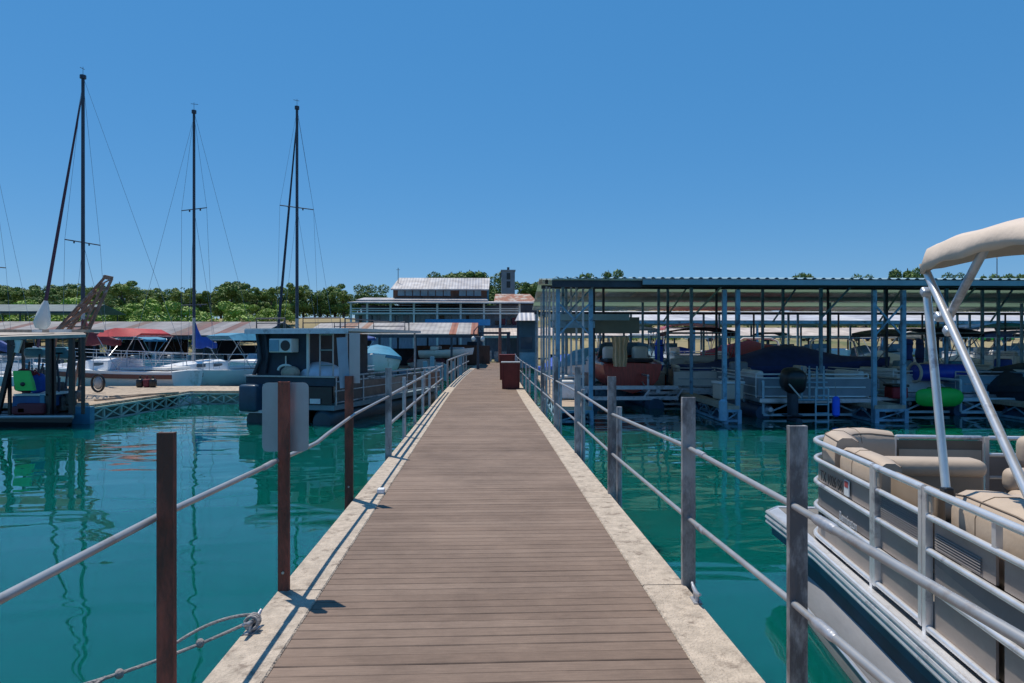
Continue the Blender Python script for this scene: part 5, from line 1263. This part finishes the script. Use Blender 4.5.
q = MB(); q.b2((-HW - .06, .03, 2.19), (HW + .36, .049, 2.30)); q.build('roof_edge', M_alud, hb)
q = MB()
for (xa, xb) in ((-HW + .1, -.3), (.2, HW)):
    for yy in (.3, 4.2):
        q.tube([(xa, yy, 2.33), (xa, yy, 2.58), (xb, yy, 2.58), (xb, yy, 2.33)], .018, 6)
        q.cyl((xa, yy, 2.46), (xb, yy, 2.46), .012, n=5)
q.tube([(1.35, .3, 2.33), (1.35, .3, 2.56), (1.35, 4.2, 2.56), (1.35, 4.2, 2.33)], .018, 6)
q.build('roof_rail', M_darksteel, hb)
ladder(hb, .82, .35, .95, 2.25, .36, M_pipe, 4)
for xx, yy in ((1.45, .2), (1.45, 4.4), (-HW, 4.4)):
    q = MB(); q.cyl((xx, yy, .46), (xx, yy, 2.25), .03, n=8); q.build('roof_post', M_gal, hb)
gr = thing('covered_grill', 'silver grey domed grill cover on the rear deck of the houseboat', 'grill', (HX + .66, HY + .45, 1.1))
q = MB(); q.ell((0, 0, .04), (.56, .30, .36), 18, 8, True); q.build('dome', mat('silver grill cover', (.55, .58, .66), .45, .3, .1, 3, .2, 8), gr, True)
q = MB(); q.b2((-.35, -.15, -.62), (.35, .15, .03)); q.build('cabinet', M_black, gr)
bs = thing('coiled_bundle', 'small striped bundle beside the grill cover on the houseboat', 'bundle', (HX - .02, HY + .2, 1.17))
q = MB(); q.ell((0, 0, .06), (.24, .14, .17), 12, 8); q.build('cloth', M_timber, bs, True)
q = MB(); q.tube([(.18 * math.cos(a) - .12, 0, .12 + .13 * math.sin(a)) for a in np.linspace(0, PI, 9)], .03, 8); q.build('hose', M_offw, bs, True)

# ---- boats under the left sheds
runabout('cabin boat with pale blue cover under the orange rusted roof', X(377, 36), 36.0, 175, 6.0, 2.4, hull=M_white, cover=M_sky, raise_=.45)
runabout('low open boat with light blue hull near the end of the walkway', X(446, 41), 41.5, 95, 3.2, 1.6, hull=M_white, raise_=1.15, shield=False).scale = (1, 1, .5)
pontoon('pontoon boat with navy bimini behind the houseboat', X(345, 33), 34, 20, 6, 2.4, M_white, M_gal, M_navy, 2.2)
pontoon('blue topped pontoon boat left of the blue bimini sailboat', X(145, 39), 38.5, 0, 6, 2.4, M_white, M_gal, M_sky, 2.15)
runabout('dark covered motorboat behind the red bimini under the striped shed', X(108, 41), 41, 10, 6, 2.4, hull=M_white, cover=M_tarp)
runabout('white motorboat with windscreen under the striped shed at far left', X(20, 41), 40.5, -10, 6, 2.4, hull=M_white, stripe=M_navy)
pontoon('pontoon boat with black top at the left end of the striped shed', X(-5, 37), 36, 5, 6, 2.4, M_bluegrey, M_gal, M_black, 2.1)
runabout('white hulled motorboat right of the blue bimini sailboat', X(262, 40), 39.5, 185, 6.5, 2.5, hull=M_white, top=M_tarp)
pontoon('grey fenced pontoon boat in the middle of the striped shed', X(185, 42), 42.5, 180, 6, 2.4, M_offw, M_gal, M_black, 2.15)
runabout('white motorboat with maroon cover beside the walkway shed post', X(425, 44), 45, 175, 6, 2.4, hull=M_white, cover=M_maroon)
# rusty freight wall at the back of the orange shed
q = MB(); q.b2((-2.6, 0, .4), (2.6, .12, 1.72)); o = single(q, 'storage_wall', 'reddish brown board wall beneath the orange rusted roof', 'wall', M_wallb); o.location = (X(452, 47), 47.3, 0)
q = MB()
for k in range(6): q.b2((k * .32, 0, .2), (k * .32 + .2, .08, rb.uniform(.9, 1.5)))
o = single(q, 'fence', 'low blue white slatted fence beyond the left white rail', 'fence', M_bluegrey); o.location = (X(422, 31), 31.5, 0)

# ============================================================ RIGHT SIDE BOATS
# wooden hulled boat on a lift in the first slip
wbt = runabout('red brown wooden boat with pale gunwale in the first slip', X(620, 24), 23.9, 2, 4.6, 2.15, hull=M_brown, raise_=.66, shield=True)
q = MB(); q.tube([(p[4][0] * 1.02, p[4][1], p[4][2] + .01) for p in hull_secs(4.6, 2.15, .62, .32, .32)], .05, 6); q.tube([(-p[4][0] * 1.02, p[4][1], p[4][2] + .01) for p in hull_secs(4.6, 2.15, .62, .32, .32)], .05, 6); q.build('gunwale', M_alud, wbt, True)
lf = thing('boat_lift', 'grey steel boat lift frame under the red brown wooden boat', 'boat lift', (X(622, 20.4), 20.4, 0))
q = MB()
for z in (.62, .30): q.b2((-1.7, -.06, z - .06), (1.7, .06, z + .05))
for xx in (-1.6, 1.6, -.5, .6): q.bar((xx, 0, .24), (xx + .25, 0, .58), .05)
for xx in (-1.1, 1.1): q.b2((xx - .06, -.02, .45), (xx + .06, 2.6, .56))
q.build('frame', M_alud, lf)
for xx in (-1.0, 1.0): q = MB(); q.cyl((xx, -.2, .05), (xx, 2.8, .05), .24, n=12); q.build('float_drum', M_foam, lf, True)
# tan curtain hanging
ct = thing('curtain', 'tan cloth curtain hanging above the red brown wooden boat', 'curtain', (X(620, 21), 21.0, 0))
secs = []
for z, wk in ((1.22, .75), (1.5, .9), (1.8, .8), (2.15, 1.05)):
    ring = []
    for k in range(25): u = k / 24; ring.append((-.26 * wk + .52 * wk * u, .05 * math.sin(u * 22), z))
    for k in range(24, -1, -1): u = k / 24; ring.append((-.26 * wk + .52 * wk * u, .05 * math.sin(u * 22) + .02, z))
    secs.append(ring)
q = MB(); q.loft(secs); q.build('cloth', mat('straw coloured curtain', (.75, .58, .38), .8, 0, .15, 4), ct, True)
q = MB(); q.cyl((-.4, 0, 2.16), (.4, 0, 2.16), .02); q.build('rod', M_alud, ct)
def vert_roll(label, px, y, z0, z1, r, m, name='rolled_tarp', cat='tarp'):
    t = thing(name, label, cat, (X(px, y), y, 0)); q = MB(); n = 10; rb2 = random.Random(int(px))
    q.tube([(rb2.uniform(-.02, .02), 0, z0 + (z1 - z0) * k / 7) for k in range(8)], [r * .7] + [r * rb2.uniform(.88, 1.1) for _ in range(6)] + [r * .7], n); q.build('roll', m, t, True)
    q = MB()
    for z in (z0 + (z1 - z0) * .2, z0 + (z1 - z0) * .8): q.tube([(r * 1.08 * math.cos(a), r * 1.08 * math.sin(a), z) for a in np.linspace(0, 2 * PI, 12)], .012, 5)
    q.build('strap', M_black, t)
vert_roll('bright blue rolled tarp hanging upright right of the wooden boat', 659, 24.6, .95, 2.08, .16, mat('vivid blue vinyl', (.015, .12, .85), .5, 0, .2, 3))
vert_roll('dark blue rolled tarp hanging upright by the fourth finger column', 908, 26, 1.1, 2.1, .17, M_blue)
vert_roll('second dark blue rolled tarp right of its twin near the bimini pole', 920, 27, 1.1, 2.1, .16, M_navy)
# fenders
def fender(label, px, py, y, h, r, m):
    t = thing('boat_fender', label, 'fender', (X(px, y), y, Z(py, y)))
    q = MB(); q.tube([(0, 0, 0), (0, 0, .04), (.0, 0, h * .5), (0, 0, h - .05), (0, 0, h)], [r * .5, r, r, r, r * .4], 12); q.build('body', m, t, True)
    q = MB(); q.cyl((0, 0, h), (0, .05, h + .35), .01, n=5); q.build('line', M_rope, t)
fender('white blue boat fender floating at the corner of the second slip', 723, 423, 16.2, .55, .1, mat('pale blue fender', (.25, .42, .55), .4))
fender('bright blue boat fender hanging beside the white ladder', 836, 418, 16.6, .5, .09, mat('vivid blue vinyl', (.01, .07, .62)))
# second slip boats
p1 = pontoon('grey panel pontoon boat with navy cover and black outboard in the second slip', X(783, 19.9), 20.5, 184, 6.4, 3.0, mat('grey blue panel', (.22, .25, .29), .5, 0, .15, 2), M_white, None, cover=None, motor=False)
t_ = thing('outboard_motor', 'tall black outboard motor tilted at the stern in the second slip', 'outboard motor', (X(793, 16.9), 16.9, 0))
q = MB(); q.rbox((0, 0, 1.02), (.56, .62, .62), .2, rx=R(15)); cw = q.build('cowling', M_black, t_, True)
q = MB(); q.rbox((0, .02, .48), (.2, .3, .75), .07); q.build('leg', M_darksteel, t_, True)
q = MB(); q.cyl((0, -.35, .02), (0, .2, .02), .08); q.box((0, .05, .14), (.4, .3, .03)); q.build('gearcase', M_darksteel, t_, True)
q = MB(); q.bar((-.26, -.34, .95), (.02, -.36, .62), .06, .03); q.build('side_stripe', M_pipe, cw)
ld_ = thing('swim_ladder', 'white boarding ladder right of the black outboard in the second slip', 'ladder', (X(822, 16.6), 16.6, 0))
q = MB()
for sx in (-.16, .16): q.cyl((sx, 0, -.1), (sx, 0, .86), .02, n=8)
q.build('side_rail', mat('pale blue rail', (.28, .42, .5), .4, .2), ld_, True)
for z in (.0, .22, .44, .66, .84): q = MB(); q.cyl((-.16, 0, z), (.16, 0, z), .018, n=6); q.build('rung', MATS['pale blue rail'], ld_)
ar = thing('grab_rail', 'curved pale grab rails above the white boarding ladder', 'rail', (X(812, 17.2), 17.2, .5))
q = MB()
for dx in (-.28, -.08, .12, .3): q.tube([(dx, 0, 0), (dx, 0, .75), (dx + .06, .1, .85), (dx + .12, .2, .75), (dx + .12, .2, 0)], .02, 6)
q.cyl((-.4, 0, .45), (.4, 0, .45), .02); q.cyl((-.5, 0, .0), (.5, 0, .0), .03); q.build('tubes', MATS['pale blue rail'], ar, True)
runabout('big ski boat under a navy cover behind the second slip rail', X(792, 23), 23.6, 88, 7.6, 2.6, hull=M_navy, cover=M_navy, raise_=.5)
pontoon('dark topped pontoon boat with open bow facing the first slip', X(706, 24), 24.8, 190, 6.8, 2.5, M_offw, M_gal, M_maroon, 2.35, top_len=.5, seat=M_offw)
pontoon('pontoon boat with white rails angled beside the third finger column', X(868, 22), 22.6, 172, 7, 2.5, M_offw, M_white, None)
pontoon('pontoon boat with grey fence right of the third finger dock', X(905, 22), 22.8, 176, 7, 2.4, M_bluegrey, M_gal, None)
def lift(label, px, y, wd, ln, m, zt=.95):
    t = thing('boat_lift', label, 'boat lift', (X(px, y), y, 0))
    for sx in (-wd / 2, wd / 2):
        q = MB(); q.cyl((sx, 0, .12), (sx, ln, .12), .2, n=12); q.build('float_drum', M_foam, t, True)
        q = MB()
        for yy in (0, ln * .5, ln): q.cyl((sx, yy, .1), (sx, yy, zt), .035, n=8)
        q.cyl((sx, 0, zt), (sx, ln, zt), .035, n=8); q.cyl((sx, 0, .45), (sx, ln, .45), .03, n=8); q.bar((sx, 0, .45), (sx, ln * .5, zt), .035); q.build('side_frame', m, t)
    q = MB(); q.b2((-wd / 2, -.05, .38), (wd / 2, .05, .47)); q.b2((-wd / 2, -.04, .05), (wd / 2, .04, .11)); q.bar((-wd / 2, 0, .08), (-wd / 2 + .8, 0, .42), .04); q.bar((wd / 2, 0, .08), (wd / 2 - .8, 0, .42), .04); q.build('cross_beam', m, t)
    return t
M_pb = mat('pale blue steel', (.45, .60, .68), .5, .1, .15, 4)
lift('pale blue lift frame across the water between the second and third fingers', 812, 17.6, 2.6, 2.6, M_pb)
lift('grey lift frame under the pontoon boat with white angled rails', 868, 18.4, 2.0, 2.4, M_gal)
lift('pale lift frame beneath the green kayak boat', 945, 18.2, 2.4, 2.4, M_pb, .6)
lift('galvanised lift frame under the dark topped pontoon boat', 690, 20.8, 2.6, 3.0, M_alud)
lift('pale lift frame behind the bimini poles at far right', 1000, 18.0, 2.2, 2.4, M_pb)
rb3 = random.Random(21)
kinds = [('white dock box', M_white), ('blue plastic barrel', M_blue), ('grey dock box', M_bluegrey), ('red fuel can', M_red), ('cream cooler', M_canvas), ('yellow crate', mat('yellow crate plastic', (.6, .42, .04), .5))]
spots_ = [(565, 18.6, 0), (572, 21.4, 2), (583, 24.2, 4), (654, 24.1, 0), (668, 24.3, 3), (728, 18.2, 4), (733, 20.6, 2), (722, 24.2, 1), (756, 24.3, 0), (896, 18.3, 3), (903, 21.2, 0), (842, 24.2, 5), (872, 24.3, 2), (930, 24.2, 4), (975, 24.2, 5), (1003, 24.3, 1)]
wh = ['at the near end of the first finger dock', 'halfway along the first finger dock', 'at the inner end of the first finger dock', 'on the main dock left of the blue rolled tarp', 'on the main dock right of the blue rolled tarp', 'at the near end of the second finger dock', 'halfway along the second finger dock', 'on the main dock behind the second finger', 'on the main dock behind the outboard boat', 'at the near end of the third finger dock', 'halfway along the third finger dock', 'on the main dock left of the third finger', 'on the main dock behind the angled rail boat', 'on the main dock behind the green kayak', 'on the main dock behind the slanting bimini pole', 'on the main dock at the far right']
for (px, y, k), w_ in zip(spots_, wh):
    nm, mm = kinds[k]; t = thing(nm.replace(' ', '_').replace('white_', '').replace('grey_', '').replace('red_', '').replace('blue_', '').replace('cream_', '').replace('yellow_', ''), nm + ' ' + w_, nm.split()[-1], (X(px, y), y, .445), rb3.uniform(-.2, .2))
    if k == 1:
        q = MB(); q.tube([(0, 0, 0), (0, 0, .25), (0, 0, .3), (0, 0, .6), (0, 0, .65), (0, 0, .9)], [.27, .29, .30, .30, .29, .27], 16); q.build('drum', mm, t, True); q = MB(); q.cyl((0, 0, .9), (0, 0, .925), .25, n=16); q.build('lid', M_black, t)
    else:
        w2, h2 = (.42, .32) if k in (3, 5) else (.68, .42)
        q = MB(); q.rbox((0, 0, h2 / 2), (w2, .5, h2), .05); q.build('body', mm, t, True); q = MB(); q.rbox((0, 0, h2 + .035), (w2 + .04, .54, .07), .02); q.build('lid', M_white if k != 3 else M_black, t, True)
# slip 4: green kayak, blue tube slide, pontoon
kb = thing('kayak', 'bright green kayak lying on edge at the stern in the fourth slip', 'kayak', (X(945, 17.6), 17.8, Z(399.5, 17.6)))
q = MB(); q.loft([[(xx, w_ * math.cos(a) * .45, .24 * k_ * math.sin(a)) for a in np.linspace(0, 2 * PI, 14, endpoint=False)] for xx, w_, k_ in ((-.66, .05, .5), (-.6, .15, .8), (-.45, .25, .98), (0, .28, 1.05), (.4, .25, 1.0), (.56, .15, .75), (.64, .05, .3))]); q.build('hull', M_green, kb, True)
q = MB(); q.tube([(-.6, .02, .0), (-.3, .03, .26), (.3, .03, .26), (.6, .02, .0)], .02, 6); q.build('keel_strip', mat('dark green rim', (.01, .16, .03), .5), kb, True)
bt = thing('water_slide_tube', 'long royal blue inflatable tube above the green kayak', 'inflatable tube', (X(952, 18.8), 19.2, Z(374, 18.8)))
q = MB(); q.loft([[(xx, r_ * .3 * math.cos(a), .25 * r_ * math.sin(a)) for a in np.linspace(0, 2 * PI, 16, endpoint=False)] for xx, r_ in ((-.85, .5), (-.8, .9), (-.6, 1), (.5, 1), (.8, .96), (.88, .6))]); q.build('tube', mat('royal blue pvc', (.01, .05, .42), .35, 0, .25, 2, .2, 5), bt, True)
q = MB(); q.tube([(-.82, .30 * math.cos(a), .27 * math.sin(a)) for a in np.linspace(0, 2 * PI, 16)], .04, 8); q.build('end_ring', M_canvas, bt, True)
pontoon('blue grey pontoon boat carrying the green kayak in the fourth slip', X(950, 21), 21.8, 180, 6.6, 2.7, M_bluegrey, M_gal, M_tarp, 2.3)
pontoon('pontoon boat with blue side panel beneath the bimini poles at right', X(1010, 20), 21.0, 178, 6.6, 2.6, M_sky, M_bluesteel, None, motor=True, lad=True)
runabout('pale motorboat moored beneath the far right columns', X(1035, 18.5), 19, 180, 5.6, 2.3, hull=M_tarp, cover=M_tarp, motor=True)
# deeper rows
deep = [('pontoon', 'boat with raspberry red canvas behind the navy covered ski boat', 748, 30, dict(cover=M_red, panel=M_offw)),
        ('run', 'white arch motorboat beside the raspberry red canvas boat', 770, 31, dict(hull=M_white, arch=M_white)),
        ('run', 'motorboat with short red cover seen between two far columns', 790, 33, dict(hull=M_white, cover=M_red)),
        ('run', 'white and pale blue cuddy boat right of the red covered one', 842, 30, dict(hull=M_white, arch=M_alud)),
        ('run', 'rounded white motorboat in the back row behind the third finger', 880, 30, dict(hull=M_white, cover=M_offw)),
        ('pontoon', 'white topped pontoon boat in the back row near the fourth finger', 915, 32, dict(top=M_offw, panel=M_white)),
        ('run', 'motorboat with white cover in the back row left of the bimini pole', 958, 31, dict(hull=M_bluegrey, cover=M_offw)),
        ('pontoon', 'pontoon boat with black bimini in the back row at far right', 1000, 31, dict(top=M_black, panel=M_white)),
        ('pontoon', 'teal topped pontoon boat behind the wooden boat', 628, 29.5, dict(top=M_sky, panel=M_bluegrey)),
        ('run', 'turquoise covered motorboat behind the leftmost slip columns', 588, 29, dict(hull=M_white, cover=M_sky)),
        ('pontoon', 'pontoon boat with brown bimini behind the dark topped one', 690, 32, dict(top=M_brown, panel=M_white)),
        ('run', 'small white motorboat behind the bright blue rolled tarp', 650, 33, dict(hull=M_white, arch=M_white)),
        ('run', 'blue covered motorboat at the back left corner of the slips', 566, 34, dict(hull=M_bluegrey, cover=M_blue)),
        ('pontoon', 'pontoon boat with grey panels at the back right of the slips', 1034, 29, dict(panel=M_bluegrey, top=M_navy))]
for kd, lab, px, y, kw in deep:
    f = pontoon if kd == 'pontoon' else runabout
    f(lab, X(px, y), y, 180 + random.uniform(-8, 8), raise_=random.choice((0, .2, .35)), **kw)
far = [('white motorboat with tall arch under the pale roofed far shed', 600, dict(arch=M_white)), ('motorboat with tan cover under the pale roofed far shed', 640, dict(cover=M_canvas)), ('motorboat with blue cover under the pale roofed far shed', 682, dict(cover=M_blue)),
       ('open white motorboat under the pale roofed far shed', 730, dict()), ('motorboat with black top under the pale roofed far shed', 778, dict(top=M_black)), ('motorboat with red stripe under the pale roofed far shed', 825, dict(stripe=M_red)),
       ('motorboat with grey cover under the pale roofed far shed', 868, dict(cover=M_alud)), ('motorboat with yellow stripe under the pale roofed far shed', 905, dict(stripe=mat('yellow stripe', (.5, .35, .05), .5))), ('motorboat with white canvas top under the pale roofed far shed', 940, dict(top=M_white)),
       ('motorboat with beige stripe under the pale roofed far shed', 980, dict(stripe=M_canvas, arch=M_white)), ('motorboat with maroon top under the pale roofed far shed', 1016, dict(top=M_maroon))]
for lab, px, kw in far: runabout(lab, X(px, 46), 46.5, 180 + random.uniform(-10, 10), raise_=random.uniform(.2, .8), **kw)
# parked cars on the far shore
def car(label, px, y, m, rz):
    x = X(px, y); t = thing('parked_car', label, 'car', (x, y, float(ground_h(x, y)) + .02), rz, 'cars parked on the far shore')
    q = MB(); q.rbox((0, 0, .58), (4.3, 1.75, .62), .2); b_ = q.build('body', m, t, True)
    q = MB(); q.loft([[(-1.5, -.8, .85), (1.2, -.8, .85), (1.2, .8, .85), (-1.5, .8, .85)], [(-1.0, -.65, 1.42), (.5, -.65, 1.42), (.5, .65, 1.42), (-1.0, .65, 1.42)]]); q.build('cabin', M_glass, t, True)
    for sx in (-1.35, 1.35):
        for sy in (-.86, .86): q = MB(); q.cyl((sx, sy - .1, .33), (sx, sy + .1, .33), .33, n=14); q.build('wheel', M_black, t)
for lab, px, m in (('white parked car on the far shore, leftmost of the row', 700, M_white), ('red parked car on the far shore', 760, M_red), ('silver parked car on the far shore', 815, M_alu), ('blue parked car on the far shore', 862, M_blue), ('tan parked car on the far shore', 905, M_canvas), ('black parked car on the far shore', 948, M_black), ('green parked car on the far shore', 996, M_green)):
    car(lab, px, 100, m, random.uniform(-.3, .3))
# flag pole above the shed roof
fp = thing('flag_pole', 'thin pole standing above the shed roof behind the bimini', 'pole', (X(997, 70), 70, -.5))
q = MB(); q.cyl((0, 0, 0), (0, 0, Z(255, 70) + .5), .07, .04, 8); q.build('pole', M_darksteel, fp)
q = MB(); q.ell((0, 0, Z(255, 70) + .5), (.1, .1, .1), 8, 6); q.build('finial', M_alu, fp)
# unused prototypes are put away with the far trees
for i, u in enumerate(used):
    if not u: put_tree(i, 250, 170, 290)
